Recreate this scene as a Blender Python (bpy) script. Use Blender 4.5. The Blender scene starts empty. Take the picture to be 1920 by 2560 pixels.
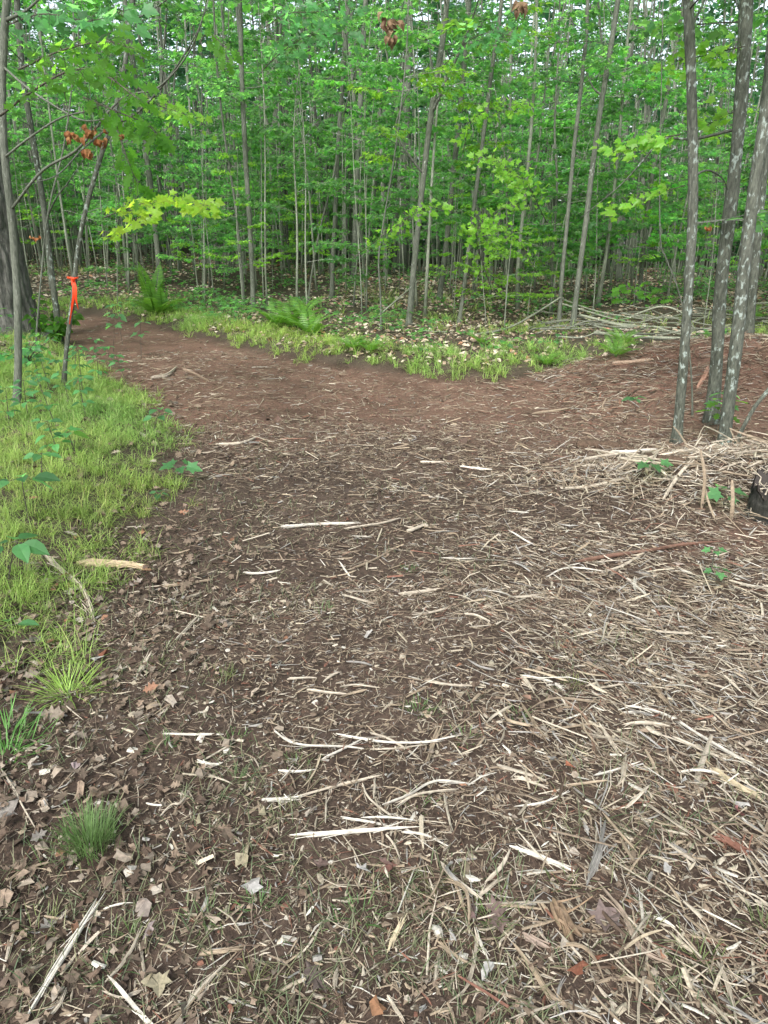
import bpy, math, random
import numpy as np
from mathutils import Vector

# ------------------------------------------------------------------ camera, sky, sun, exposure
SC = bpy.context.scene
COL = SC.collection
CAM_H, PITCH, FPX = 1.55, math.radians(20.0), 1849.0     # FPX: focal length in pixels of the 1920x2560 picture
cd = bpy.data.cameras.new("camera")
cam = bpy.data.objects.new("camera", cd)
COL.objects.link(cam)
cam.location = (0, 0, CAM_H)
cam.rotation_euler = (math.pi / 2 - PITCH, 0, 0)
cd.sensor_fit = 'VERTICAL'
cd.sensor_height = 36
cd.lens = 26
cd.clip_start = 0.05
cd.clip_end = 1500
SC.camera = cam

world = bpy.data.worlds.new("World")
SC.world = world
world.use_nodes = True
wn, wl = world.node_tree.nodes, world.node_tree.links
wn.clear()
sky = wn.new('ShaderNodeTexSky')
sky.sky_type = 'NISHITA'
sky.sun_disc = False
SUN_EL, SUN_AZ = math.radians(44), math.radians(200)
sky.sun_elevation = SUN_EL
sky.sun_rotation = SUN_AZ
sky.dust_density = 3.0
hs = wn.new('ShaderNodeHueSaturation')
hs.inputs['Saturation'].default_value = 0.46
bgn = wn.new('ShaderNodeBackground')
bgn.inputs[1].default_value = 0.15
wo = wn.new('ShaderNodeOutputWorld')
wl.new(sky.outputs[0], hs.inputs['Color'])
wl.new(hs.outputs[0], bgn.inputs[0])
wl.new(bgn.outputs[0], wo.inputs[0])

sd = bpy.data.lights.new("sun", 'SUN')
sd.energy = 1.5
sd.angle = math.radians(14)
sd.color = (1.0, 0.975, 0.94)
sun = bpy.data.objects.new("sun", sd)
COL.objects.link(sun)
_sd = Vector((math.sin(SUN_AZ) * math.cos(SUN_EL), math.cos(SUN_AZ) * math.cos(SUN_EL), math.sin(SUN_EL)))
sun.rotation_euler = _sd.to_track_quat('Z', 'Y').to_euler()

SC.view_settings.view_transform = 'Standard'
SC.view_settings.look = 'None'
SC.view_settings.exposure = 1.5
SC.view_settings.gamma = 1
SC.view_settings.use_curve_mapping = False
SC.cycles.max_bounces = 6
SC.cycles.diffuse_bounces = 4
SC.cycles.glossy_bounces = 1
SC.cycles.transmission_bounces = 4
SC.cycles.transparent_max_bounces = 4
SC.cycles.caustics_reflective = False
SC.cycles.caustics_refractive = False
SC.cycles.sample_clamp_indirect = 6

R = np.random.default_rng(7)
random.seed(7)

# ------------------------------------------------------------------ maths helpers
def hash2(ix, iy, seed):
    n = (ix.astype(np.int64) * 374761393 + iy.astype(np.int64) * 668265263 + seed * 1442695041) & 0xFFFFFFFF
    n = ((n ^ (n >> 13)) * 1274126177) & 0xFFFFFFFF
    n = n ^ (n >> 16)
    return (n & 0xFFFF) / 65535.0

def vnoise(x, y, seed=0):
    x = np.asarray(x, float); y = np.asarray(y, float)
    ix, iy = np.floor(x), np.floor(y)
    fx, fy = x - ix, y - iy
    fx = fx * fx * (3 - 2 * fx); fy = fy * fy * (3 - 2 * fy)
    a = hash2(ix, iy, seed); b = hash2(ix + 1, iy, seed)
    c = hash2(ix, iy + 1, seed); d = hash2(ix + 1, iy + 1, seed)
    return (a + (b - a) * fx) * (1 - fy) + (c + (d - c) * fx) * fy

def fbm(x, y, seed=0, octs=3):
    s, a, t = 0, 1, 0
    for k in range(octs):
        s = s + a * vnoise(np.asarray(x) * 2 ** k, np.asarray(y) * 2 ** k, seed + k * 17)
        t += a; a *= 0.5
    return s / t

def sstep(a, b, v):
    t = np.clip((np.asarray(v, float) - a) / (b - a), 0, 1)
    return t * t * (3 - 2 * t)

K = 1920 / 1659.0        # display pixels of my notes -> picture pixels
cp, sp_ = math.cos(PITCH), math.sin(PITCH)
def ray(px, py):         # direction through picture pixel
    u, v = (px - 960) / FPX, (1280 - py) / FPX
    return np.array([u, cp + v * sp_, -sp_ + v * cp])

def flat(px, py):        # picture pixel -> point of the level ground
    d = ray(px * K, py * K)
    t = CAM_H / max(-d[2], 1e-4)
    return d[0] * t, d[1] * t

# ------------------------------------------------------------------ ground shape
EDGE = [flat(*p) for p in [(195, 690), (300, 702), (420, 735), (560, 770), (700, 792), (860, 808), (1000, 815), (1130, 818), (1240, 806)]]
EDGE += [(2.9, 9.75), (4.2, 9.5), (7.0, 9.3), (14, 9.0), (14, -4), (-5, -4)]
EDGE += [(-2.6, 1.2), (-1.55, 2.15)] + [flat(*p) for p in [(150, 1400), (235, 1290), (300, 1180), (350, 1090), (400, 1000), (385, 935), (325, 882), (250, 838), (190, 795), (150, 748)]]
EDGE += [(-9.5, 15.5), (-14, 16.0), (-14, 17.6)]
EDGE = np.array(EDGE)

def sdist(x, y):         # signed distance to the clearing, negative inside
    x = np.asarray(x, float); y = np.asarray(y, float)
    shp = x.shape; x = x.ravel(); y = y.ravel()
    best = np.full(x.shape, 1e9); inside = np.zeros(x.shape, bool)
    n = len(EDGE)
    for i in range(n):
        ax, ay = EDGE[i]; bx, by = EDGE[(i + 1) % n]
        ex, ey = bx - ax, by - ay
        t = np.clip(((x - ax) * ex + (y - ay) * ey) / (ex * ex + ey * ey + 1e-12), 0, 1)
        dd = np.hypot(x - ax - t * ex, y - ay - t * ey)
        best = np.minimum(best, dd)
        c = ((ay > y) != (by > y)) & (x < (bx - ax) * (y - ay) / (by - ay + 1e-12) + ax)
        inside ^= c
    return np.where(inside, -best, best).reshape(shp)

RIDGE = [(1.9, 9.7, 0.0), (2.6, 9.25, .22), (3.3, 8.9, .42), (4.2, 8.6, .54), (5.6, 8.3, .56), (9, 8.0, .56)]
def ridge(x, y):
    best = np.full(np.shape(x), 1e9); h = np.zeros(np.shape(x)); sgn = np.zeros(np.shape(x))
    for (ax, ay, ah), (bx, by, bh) in zip(RIDGE[:-1], RIDGE[1:]):
        ex, ey = bx - ax, by - ay
        t = np.clip(((x - ax) * ex + (y - ay) * ey) / (ex * ex + ey * ey), 0, 1)
        dx, dy = x - ax - t * ex, y - ay - t * ey
        dd = np.hypot(dx, dy)
        m = dd < best
        best = np.where(m, dd, best); h = np.where(m, ah + (bh - ah) * t, h); sgn = np.where(m, dy, sgn)
    w = np.where(sgn < 0, 1.25, 0.6)
    return h * np.exp(-(best / w) ** 2)

def height(x, y):
    x = np.asarray(x, float); y = np.asarray(y, float)
    s = sdist(x, y) + 0.25 * (fbm(x * 1.3, y * 1.3, 5) - .5)
    h = 0.15 * sstep(0.0, 0.7, s) * sstep(1, 4, y)
    h = h + ridge(x, y) - .10 * np.exp(-((x - .8) ** 2 / 6 + (y - 8.2) ** 2 / 2.5))
    h = h + 0.22 * np.exp(-((x - 2.45) ** 2 / .5 + (y - 4.75) ** 2 / .18))
    h = h + 0.10 * np.exp(-((x - 2.9) ** 2 / .8 + (y - 3.3) ** 2 / .8))
    far = np.clip(y - 12, 0, 60)
    h = h + far * (0.036 - 0.024 * sstep(-6, 8, x)) * sstep(0, 6, far)
    h = h + 0.35 * (fbm(x * .12, y * .12, 9) - .5) * sstep(9, 16, y)
    h = h + 0.10 * (fbm(x * .6, y * .6, 21) - .5) * sstep(0.8, 3, np.hypot(x, y))
    h = h + 0.035 * (fbm(x * 3.1, y * 3.1, 33) - .5)
    h = h + .13 * sstep(.25, .8, ridge(x, y) / .5) * (fbm(x * 3.5, y * 3.5, 47) - .3)
    clump = fbm(x * 14, y * 14, 41, 3)
    h = h + (0.022 * clump + 0.012 * sstep(.5, .8, fbm(x * 38, y * 38, 57, 2))) * sstep(22, 8, np.hypot(x, y))
    return h

def hit(px, py):         # display pixel -> ground point
    d = ray(px * K, py * K)
    t = np.concatenate([np.linspace(0.8, 20, 1500), np.linspace(20, 120, 1500)])
    X, Y, Z = d[0] * t, d[1] * t, CAM_H + d[2] * t
    below = Z < height(X, Y)
    i = int(np.argmax(below)) if below.any() else len(t) - 1
    return np.array([X[i], Y[i], float(height(X[i], Y[i]))])

def hits(px, py):        # same for picture pixels
    return hit(px / K, py / K)

def atY(px, py, Y):      # display pixel -> point in the upright plane at distance Y
    d = ray(px * K, py * K)
    t = Y / d[1]
    return np.array([d[0] * t, Y, CAM_H + d[2] * t])

# ------------------------------------------------------------------ mesh helpers
class Acc:
    def __init__(s):
        s.V, s.F, s.C, s.M, s.n = [], [], [], [], 0
    def add(s, v, f, c=(1, 1, 1), m=0):
        v = np.asarray(v, float).reshape(-1, 3); f = np.asarray(f, int)
        c = np.asarray(c, float)
        if c.ndim == 1: c = np.tile(c, (len(v), 1))
        s.V.append(v); s.C.append(c); s.F.append(f + s.n); s.M.append(np.full(len(f), m)); s.n += len(v)
        return s
    def mesh(s, name, mats, smooth=False):
        me = bpy.data.meshes.new(name)
        V = np.concatenate(s.V); C = np.concatenate(s.C)
        me.vertices.add(len(V)); me.vertices.foreach_set('co', V.ravel().astype(np.float32))
        loops = np.concatenate([f.ravel() for f in s.F]).astype(np.int32)
        sizes = np.concatenate([np.full(len(f), f.shape[1]) for f in s.F])
        starts = np.concatenate([[0], np.cumsum(sizes)[:-1]]).astype(np.int32)
        me.loops.add(len(loops)); me.loops.foreach_set('vertex_index', loops)
        me.polygons.add(len(sizes)); me.polygons.foreach_set('loop_start', starts)
        me.polygons.foreach_set('material_index', np.concatenate(s.M).astype(np.int32))
        me.polygons.foreach_set('use_smooth', np.full(len(sizes), smooth))
        for m in mats: me.materials.append(m)
        ca = me.color_attributes.new('Col', 'FLOAT_COLOR', 'POINT')
        ca.data.foreach_set('color', np.c_[C, np.ones(len(C))].ravel().astype(np.float32))
        me.update(calc_edges=True)
        return me

def obj(name, me, parent=None, loc=None, kind=None, label=None, cat=None, group=None):
    o = bpy.data.objects.new(name, me)
    COL.objects.link(o)
    if parent is not None: o.parent = parent
    if loc is not None: o.location = loc
    tag(o, kind, label, cat, group)
    return o

def tag(o, kind=None, label=None, cat=None, group=None):
    if kind: o['kind'] = kind
    if label: o['label'] = label
    if cat: o['category'] = cat
    if group: o['group'] = group
    return o

def copy_tree(o):
    c = o.copy(); COL.objects.link(c)
    for ch in o.children:
        d = ch.copy(); COL.objects.link(d); d.parent = c
        for g in ch.children:
            e = g.copy(); COL.objects.link(e); e.parent = d
    return c

def spline(P, n):
    P = np.asarray(P, float)
    if len(P) < 3:
        t = np.linspace(0, 1, n)[:, None]
        return P[0] * (1 - t) + P[-1] * t
    Q = np.vstack([2 * P[0] - P[1], P, 2 * P[-1] - P[-2]])
    out = []
    ts = np.linspace(0, len(P) - 1, n)
    for t in ts:
        i = min(int(t), len(P) - 2); f = t - i
        p0, p1, p2, p3 = Q[i], Q[i + 1], Q[i + 2], Q[i + 3]
        out.append(.5 * ((2 * p1) + (-p0 + p2) * f + (2 * p0 - 5 * p1 + 4 * p2 - p3) * f * f + (-p0 + 3 * p1 - 3 * p2 + p3) * f ** 3))
    return np.array(out)

def tube(P, r, sides=8, cap=True, lump=0, seed=0, flatz=1.0):
    P = np.asarray(P, float); n = len(P)
    r = np.broadcast_to(np.asarray(r, float), (n,)).copy()
    T = np.gradient(P, axis=0); T /= np.linalg.norm(T, axis=1)[:, None] + 1e-9
    ref = np.array([0, 1, 0.]) if abs(T[0][1]) < .8 else np.array([1., 0, 0])
    A = np.cross(T, ref); A /= np.linalg.norm(A, axis=1)[:, None] + 1e-9
    B = np.cross(T, A)
    a = np.linspace(0, 2 * math.pi, sides, endpoint=False)
    rr = np.ones((n, sides))
    if lump:
        L = np.concatenate([[0], np.cumsum(np.linalg.norm(np.diff(P, axis=0), axis=1))])
        rr += lump * (vnoise(L[:, None] * 6 + seed, np.cos(a)[None] * 1.5 + 9 + 3 * np.sin(a)[None], seed) - .5) * 2
    V = P[:, None] + (A[:, None] * np.cos(a)[None, :, None] + B[:, None] * np.sin(a)[None, :, None] * flatz) * (r[:, None] * rr)[..., None]
    V = V.reshape(-1, 3)
    i = np.arange(n - 1)[:, None] * sides; j = np.arange(sides)[None]; k = (j + 1) % sides
    F = np.stack([i + j, i + k, i + sides + k, i + sides + j], -1).reshape(-1, 4)
    fs = [F]
    if cap:
        V = np.vstack([V, P[0], P[-1]])
        c0, c1 = n * sides, n * sides + 1
        jj = np.arange(sides); kk = (jj + 1) % sides; b = (n - 1) * sides
        fs.append(np.stack([kk, jj, np.full(sides, c0)], -1))
        fs.append(np.stack([b + jj, b + kk, np.full(sides, c1)], -1))
    return V, fs

def add_tube(acc, P, r, sides=8, c=(1, 1, 1), m=0, **kw):
    V, fs = tube(P, r, sides, **kw)
    n0 = acc.n
    acc.V.append(V); acc.C.append(np.tile(np.asarray(c, float), (len(V), 1)))
    for f in fs:
        acc.F.append(f + n0); acc.M.append(np.full(len(f), m))
    acc.n += len(V)

def frames(d, up, roll=None):
    """rotation matrices whose columns are x = d, y, z near up"""
    d = d / (np.linalg.norm(d, axis=1)[:, None] + 1e-9)
    y = np.cross(up, d); y /= np.linalg.norm(y, axis=1)[:, None] + 1e-9
    z = np.cross(d, y)
    if roll is not None:
        c, s = np.cos(roll)[:, None], np.sin(roll)[:, None]
        y, z = y * c + z * s, z * c - y * s
    return np.stack([d, y, z], -1)

def inst(acc, tv, tf, M, P, S, c=(1, 1, 1), m=0):
    """many transformed copies of a template; c: (n,3) or (3,)"""
    n, k = len(P), len(tv)
    if n == 0: return
    S = np.asarray(S, float)
    if S.ndim == 1: S = np.tile(S[:, None], (1, 3))
    tvv = np.asarray(tv, float)
    if tvv.ndim == 2: tvv = np.tile(tvv[None], (n, 1, 1))
    V = np.einsum('nij,nkj->nki', M, tvv * S[:, None, :]) + P[:, None]
    k = tvv.shape[1]
    off = (np.arange(n) * k)[:, None, None] + acc.n
    c = np.asarray(c, float)
    if c.ndim == 1: c = np.tile(c, (n, 1))
    acc.V.append(V.reshape(-1, 3)); acc.C.append(np.repeat(c, k, 0)); acc.n += n * k
    for f in (tf if isinstance(tf, list) else [tf]):
        f = np.asarray(f)
        F = (f[None] + off).reshape(-1, f.shape[1])
        acc.F.append(F); acc.M.append(np.full(len(F), m))

# leaf templates, length 1 along +x, lying in xy
def fan(outline, fold=.22, droop=.18, cx=.42):
    O = [(0, 0)] + outline + [(1, 0)] + [(x, -y) for x, y in outline[::-1]]
    V = [(cx, 0, 0)] + [(x, y, 0) for x, y in O]
    V = np.array(V, float)
    V[:, 2] = -np.abs(V[:, 1]) * -fold - droop * V[:, 0] ** 2
    n = len(O)
    F = np.array([[0, 1 + i, 1 + (i + 1) % n] for i in range(n)])
    return V, F
MAPLE = fan([(.10, .12), (.02, .40), (.26, .30), (.60, .52), (.58, .24), (.74, .20)])
MAPLE5 = fan([(.04, .36), (.30, .22), (.62, .46), (.62, .17)])
OAK = fan([(.18, .08), (.26, .24), (.38, .10), (.52, .36), (.60, .14), (.78, .28), (.84, .10)], .15, .2)
OVAL = fan([(.12, .20), (.35, .31), (.65, .25), (.86, .10)], .2, .25)
KITE = (np.array([(0, 0, 0), (.45, .33, .06), (1, 0, -.12), (.45, -.33, .06)]), np.array([[0, 1, 2], [0, 2, 3]]))

def chip_template(n, k=3):
    """n bent slivers, triangular section, k rings; returns (n, 3k, 3) verts and faces. Unit length along x, width y ~1, thick z ~1"""
    x = np.linspace(-.5, .5, k)
    w = np.ones((n, k))
    w[:, 0] = R.uniform(.1, 1.0, n); w[:, -1] = R.uniform(.1, 1.0, n)
    bend = R.normal(0, .045, n)[:, None] * (1 - (2 * x[None]) ** 2)
    bz = R.normal(0, .03, n)[:, None] * (1 - (2 * x[None]) ** 2)
    V = np.zeros((n, k, 3, 3))
    V[..., 0] = x[None, :, None]
    sec = np.array([(-.5, -.2), (.5, -.2), (.05, .35)])
    return x, w, bend, bz, sec, V

def chips(acc, P, ang, L, W, Tk, tilt, c, k=3, m=0, roll=None, side=1):
    n = len(P)
    if n == 0: return
    x, w, bend, bz, sec, V = chip_template(n, k)
    V[..., 0] *= L[:, None, None]
    V[..., 1] = sec[None, None, :, 0] * (w * W[:, None])[..., None] + (bend * L[:, None])[..., None]
    V[..., 2] = sec[None, None, :, 1] * (w * Tk[:, None])[..., None] + (bz * L[:, None])[..., None]
    d = np.stack([np.cos(ang) * np.cos(tilt), np.sin(ang) * np.cos(tilt), np.sin(tilt)], -1)
    M = frames(d, np.tile([0, 0, 1.], (n, 1)), roll)
    VV = np.einsum('nij,nkj->nki', M, V.reshape(n, -1, 3)) + P[:, None]
    q = []
    for i in range(k - 1):
        for j in range(3):
            q.append([i * 3 + j, i * 3 + (j + 1) % 3, i * 3 + 3 + (j + 1) % 3, i * 3 + 3 + j])
    q = np.array(q)
    off = (np.arange(n) * 3 * k)[:, None, None] + acc.n
    acc.F.append((q[None] + off).reshape(-1, 4)); acc.M.append(np.full(n * len(q), m))
    acc.V.append(VV.reshape(-1, 3)); acc.C.append(np.repeat(c, 3 * k, 0)); acc.n += n * 3 * k

def blades(acc, P, ang, L, W, lean, c, m=0, droop=None):
    """curved grass blades, 4 rings narrowing to a tip"""
    n = len(P)
    if n == 0: return
    t = np.array([0, .4, .75, 1.0])
    if droop is None: droop = R.uniform(.2, 1.1, n)
    # angle from vertical grows along the blade
    out = np.zeros((n, 4)); up = np.zeros((n, 4)); a = lean.copy()
    for i in range(1, 4):
        seg = (t[i] - t[i - 1]) * L
        out[:, i] = out[:, i - 1] + seg * np.sin(a); up[:, i] = up[:, i - 1] + seg * np.cos(a)
        a = a + droop
    d = np.stack([np.cos(ang), np.sin(ang)], -1); s = np.stack([-np.sin(ang), np.cos(ang)], -1)
    w = np.array([.8, 1, .7])
    V = np.zeros((n, 7, 3))
    for i in range(3):
        for j, sg in enumerate((-.5, .5)):
            V[:, 2 * i + j, :2] = P[:, :2] + d * out[:, i:i + 1] + s * (sg * W * w[i])[:, None]
            V[:, 2 * i + j, 2] = P[:, 2] + up[:, i]
    V[:, 6, :2] = P[:, :2] + d * out[:, 3:4]; V[:, 6, 2] = P[:, 2] + up[:, 3]
    off = (np.arange(n) * 7)[:, None, None] + acc.n
    acc.F.append((np.array([[0, 1, 3, 2], [2, 3, 5, 4]])[None] + off).reshape(-1, 4)); acc.M.append(np.full(2 * n, m))
    acc.F.append((np.array([[4, 5, 6]])[None] + off).reshape(-1, 3)); acc.M.append(np.full(n, m))
    acc.V.append(V.reshape(-1, 3)); acc.C.append(np.repeat(c, 7, 0)); acc.n += 7 * n

# ------------------------------------------------------------------ materials
def mat(name):
    m = bpy.data.materials.new(name); m.use_nodes = True
    nt = m.node_tree; nt.nodes.clear()
    out = nt.nodes.new('ShaderNodeOutputMaterial')
    return m, nt, out
def nd(nt, t, **kw):
    n = nt.nodes.new(t)
    for k, v in kw.items():
        if k in n.inputs: n.inputs[k].default_value = v
        else: setattr(n, k, v)
    return n
def ramp(nt, fac, stops):
    r = nt.nodes.new('ShaderNodeValToRGB')
    while len(r.color_ramp.elements) < len(stops): r.color_ramp.elements.new(.5)
    for e, (p, c) in zip(r.color_ramp.elements, stops):
        e.position = p; e.color = (*c, 1)
    nt.links.new(fac, r.inputs[0])
    return r.outputs[0]

def leaf_mat(name, base, trans, mixf=.45, rough=.42, var=.35, spec=.5):
    m, nt, out = mat(name)
    L = nt.links.new
    at = nd(nt, 'ShaderNodeAttribute', attribute_name='Col')
    oi = nd(nt, 'ShaderNodeObjectInfo')
    mr = nd(nt, 'ShaderNodeMapRange'); mr.inputs['To Min'].default_value = 1 - var; mr.inputs['To Max'].default_value = 1 + var
    L(oi.outputs['Random'], mr.inputs['Value'])
    def col(c):
        a = nd(nt, 'ShaderNodeMix', data_type='RGBA', blend_type='MULTIPLY'); a.inputs[0].default_value = 1
        a.inputs[6].default_value = (*c, 1); L(at.outputs['Color'], a.inputs[7])
        b = nd(nt, 'ShaderNodeVectorMath', operation='SCALE'); L(a.outputs[2], b.inputs[0]); L(mr.outputs[0], b.inputs['Scale'])
        return b.outputs[0]
    p = nd(nt, 'ShaderNodeBsdfPrincipled', Roughness=rough)
    p.inputs['Specular IOR Level'].default_value = spec
    L(col(base), p.inputs['Base Color'])
    t = nd(nt, 'ShaderNodeBsdfTranslucent'); L(col(trans), t.inputs[0])
    mx = nd(nt, 'ShaderNodeMixShader'); mx.inputs[0].default_value = mixf
    L(p.outputs[0], mx.inputs[1]); L(t.outputs[0], mx.inputs[2]); L(mx.outputs[0], out.inputs[0])
    return m

def bark_mat(name, dark, light, lichen=None, amount=.0, scale=1.0, rough=.9, bands=0.0):
    m, nt, out = mat(name)
    L = nt.links.new
    tc = nd(nt, 'ShaderNodeTexCoord')
    mp = nd(nt, 'ShaderNodeMapping'); mp.inputs['Scale'].default_value = (1, 1, .25)
    L(tc.outputs['Object'], mp.inputs[0])
    n1 = nd(nt, 'ShaderNodeTexNoise', Scale=60 * scale, Detail=5.0, Roughness=.65); L(mp.outputs[0], n1.inputs['Vector'])
    c = ramp(nt, n1.outputs[0], [(.32, dark), (.68, light)])
    n0 = nd(nt, 'ShaderNodeTexNoise', Scale=2.5, Detail=3.0); L(tc.outputs['Object'], n0.inputs['Vector'])
    g = nd(nt, 'ShaderNodeMix', data_type='RGBA', blend_type='MULTIPLY'); g.inputs[0].default_value = 1
    L(c, g.inputs[6]); L(ramp(nt, n0.outputs[0], [(.3, (.65, .66, .6)), (.7, (1.15, 1.12, 1.1))]), g.inputs[7])
    c = g.outputs[2]
    if lichen:
        n2 = nd(nt, 'ShaderNodeTexNoise', Scale=3.5, Detail=2.0); L(tc.outputs['Object'], n2.inputs['Vector'])
        n3 = nd(nt, 'ShaderNodeTexNoise', Scale=34.0, Detail=3.0, Roughness=.55, Distortion=.3)
        mp2 = nd(nt, 'ShaderNodeMapping'); mp2.inputs['Scale'].default_value = (1, 1, .55)
        L(tc.outputs['Object'], mp2.inputs[0]); L(mp2.outputs[0], n3.inputs['Vector'])
        ad = nd(nt, 'ShaderNodeMath', operation='MULTIPLY_ADD'); L(n2.outputs[0], ad.inputs[0]); ad.inputs[1].default_value = .45; L(n3.outputs[0], ad.inputs[2])
        f = nd(nt, 'ShaderNodeMapRange'); L(ad.outputs[0], f.inputs['Value']); f.inputs['From Min'].default_value = 1.02 - amount * .35; f.inputs['From Max'].default_value = 1.13 - amount * .35
        mx = nd(nt, 'ShaderNodeMix', data_type='RGBA'); L(f.outputs[0], mx.inputs[0]); L(c, mx.inputs[6]); mx.inputs[7].default_value = (*lichen, 1)
        c = mx.outputs[2]
    at = nd(nt, 'ShaderNodeAttribute', attribute_name='Col')
    g2 = nd(nt, 'ShaderNodeMix', data_type='RGBA', blend_type='MULTIPLY'); g2.inputs[0].default_value = 1
    L(c, g2.inputs[6]); L(at.outputs['Color'], g2.inputs[7]); c = g2.outputs[2]
    p = nd(nt, 'ShaderNodeBsdfPrincipled', Roughness=rough); p.inputs['Specular IOR Level'].default_value = .25
    L(c, p.inputs['Base Color'])
    b = nd(nt, 'ShaderNodeBump', Strength=1.0, Distance=.015); L(n1.outputs[0], b.inputs['Height']); L(b.outputs[0], p.inputs['Normal'])
    L(p.outputs[0], out.inputs[0])
    return m

def col_mat(name, rough=.8, grain=120, spec=.3, var=.35, trans=0):
    """colour from the per-piece attribute, with fibre grain"""
    m, nt, out = mat(name)
    L = nt.links.new
    at = nd(nt, 'ShaderNodeAttribute', attribute_name='Col')
    tc = nd(nt, 'ShaderNodeTexCoord')
    n = nd(nt, 'ShaderNodeTexNoise', Scale=grain, Detail=3.0); L(tc.outputs['Object'], n.inputs['Vector'])
    g = nd(nt, 'ShaderNodeMix', data_type='RGBA', blend_type='MULTIPLY'); g.inputs[0].default_value = 1
    L(at.outputs['Color'], g.inputs[6]); L(ramp(nt, n.outputs[0], [(.3, (1 - var,) * 3), (.7, (1 + var * .6,) * 3)]), g.inputs[7])
    p = nd(nt, 'ShaderNodeBsdfPrincipled', Roughness=rough); p.inputs['Specular IOR Level'].default_value = spec
    L(g.outputs[2], p.inputs['Base Color'])
    if trans:
        t = nd(nt, 'ShaderNodeBsdfTranslucent'); L(g.outputs[2], t.inputs[0])
        mx = nd(nt, 'ShaderNodeMixShader'); mx.inputs[0].default_value = trans
        L(p.outputs[0], mx.inputs[1]); L(t.outputs[0], mx.inputs[2]); L(mx.outputs[0], out.inputs[0])
    else:
        L(p.outputs[0], out.inputs[0])
    return m

M_LEAF = leaf_mat('maple_leaf_green', (.062, .165, .072), (.32, .80, .20), .54, spec=.4)
M_LEAF_F = leaf_mat('far_leaf_shade_tint', (.030, .085, .048), (.09, .27, .12), .45, spec=.3)  # deepened green: the shade of the back wood is put into the colour
M_LEAF_Y = leaf_mat('young_leaf_yellow_green', (.115, .25, .045), (.42, .86, .11), .52, var=.15, spec=.3)
M_LEAF_D = leaf_mat('oak_leaf_green', (.055, .135, .026), (.32, .74, .06), .58, rough=.6, var=.2, spec=.2)
M_LEAF_B = leaf_mat('blue_green_leaf', (.065, .17, .070), (.24, .64, .17), .5, rough=.45, spec=.4)
M_GRASS = leaf_mat('sedge_blade', (.25, .36, .10), (.46, .64, .16), .4, rough=.55, var=.05)
M_FERN = leaf_mat('fern_frond', (.09, .21, .04), (.28, .58, .06), .45, var=.15)
M_DRY = col_mat('dry_leaf', .75, 90, .3, .3, .2)
M_CHIP = col_mat('torn_wood', .78, 200, .3, .3)
M_WOOD = col_mat('split_wood', .7, 60, .3, .3)
M_BARK = bark_mat('grey_sapling_bark', (.075, .085, .070), (.185, .20, .17), (.38, .42, .38), .35)
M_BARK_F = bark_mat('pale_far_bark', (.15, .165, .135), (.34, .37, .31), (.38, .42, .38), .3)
M_BARK_L = bark_mat('lichened_bark', (.040, .045, .038), (.135, .148, .122), (.28, .33, .30), .62)
M_OAK = bark_mat('oak_bark', (.035, .036, .033), (.16, .16, .148), None, 0, .6)
M_TWIG = bark_mat('dark_twig_bark', (.05, .045, .038), (.13, .12, .10))
M_RIBBON = None

def ribbon_mat():
    m, nt, out = mat('orange_flagging_tape')
    p = nd(nt, 'ShaderNodeBsdfPrincipled', Roughness=.35); p.inputs['Base Color'].default_value = (.95, .10, .03, 1)
    t = nd(nt, 'ShaderNodeBsdfTranslucent'); t.inputs[0].default_value = (1.0, .13, .04, 1)
    mx = nd(nt, 'ShaderNodeMixShader'); mx.inputs[0].default_value = .4
    nt.links.new(p.outputs[0], mx.inputs[1]); nt.links.new(t.outputs[0], mx.inputs[2]); nt.links.new(mx.outputs[0], out.inputs[0])
    return m
M_RIBBON = ribbon_mat()

def ground_mat():
    m, nt, out = mat('forest_soil')
    L = nt.links.new
    at = nd(nt, 'ShaderNodeAttribute', attribute_name='Col')
    tc = nd(nt, 'ShaderNodeTexCoord')
    n1 = nd(nt, 'ShaderNodeTexNoise', Scale=45.0, Detail=6.0, Roughness=.7); L(tc.outputs['Object'], n1.inputs['Vector'])
    n2 = nd(nt, 'ShaderNodeTexNoise', Scale=3.0, Detail=4.0); L(tc.outputs['Object'], n2.inputs['Vector'])
    g = nd(nt, 'ShaderNodeMix', data_type='RGBA', blend_type='MULTIPLY'); g.inputs[0].default_value = 1
    L(at.outputs['Color'], g.inputs[6]); L(ramp(nt, n1.outputs[0], [(.3, (.45, .43, .42)), (.52, (.95, .95, .95)), (.75, (1.6, 1.5, 1.4))]), g.inputs[7])
    g2 = nd(nt, 'ShaderNodeMix', data_type='RGBA', blend_type='MULTIPLY'); g2.inputs[0].default_value = 1
    L(g.outputs[2], g2.inputs[6]); L(ramp(nt, n2.outputs[0], [(.3, (.75, .74, .72)), (.7, (1.2, 1.2, 1.2))]), g2.inputs[7])
    p = nd(nt, 'ShaderNodeBsdfPrincipled', Roughness=.95); p.inputs['Specular IOR Level'].default_value = .15
    L(g2.outputs[2], p.inputs['Base Color'])
    b = nd(nt, 'ShaderNodeBump', Strength=.9, Distance=.012); L(n1.outputs[0], b.inputs['Height']); L(b.outputs[0], p.inputs['Normal'])
    L(p.outputs[0], out.inputs[0])
    return m
M_GROUND = ground_mat()

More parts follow.
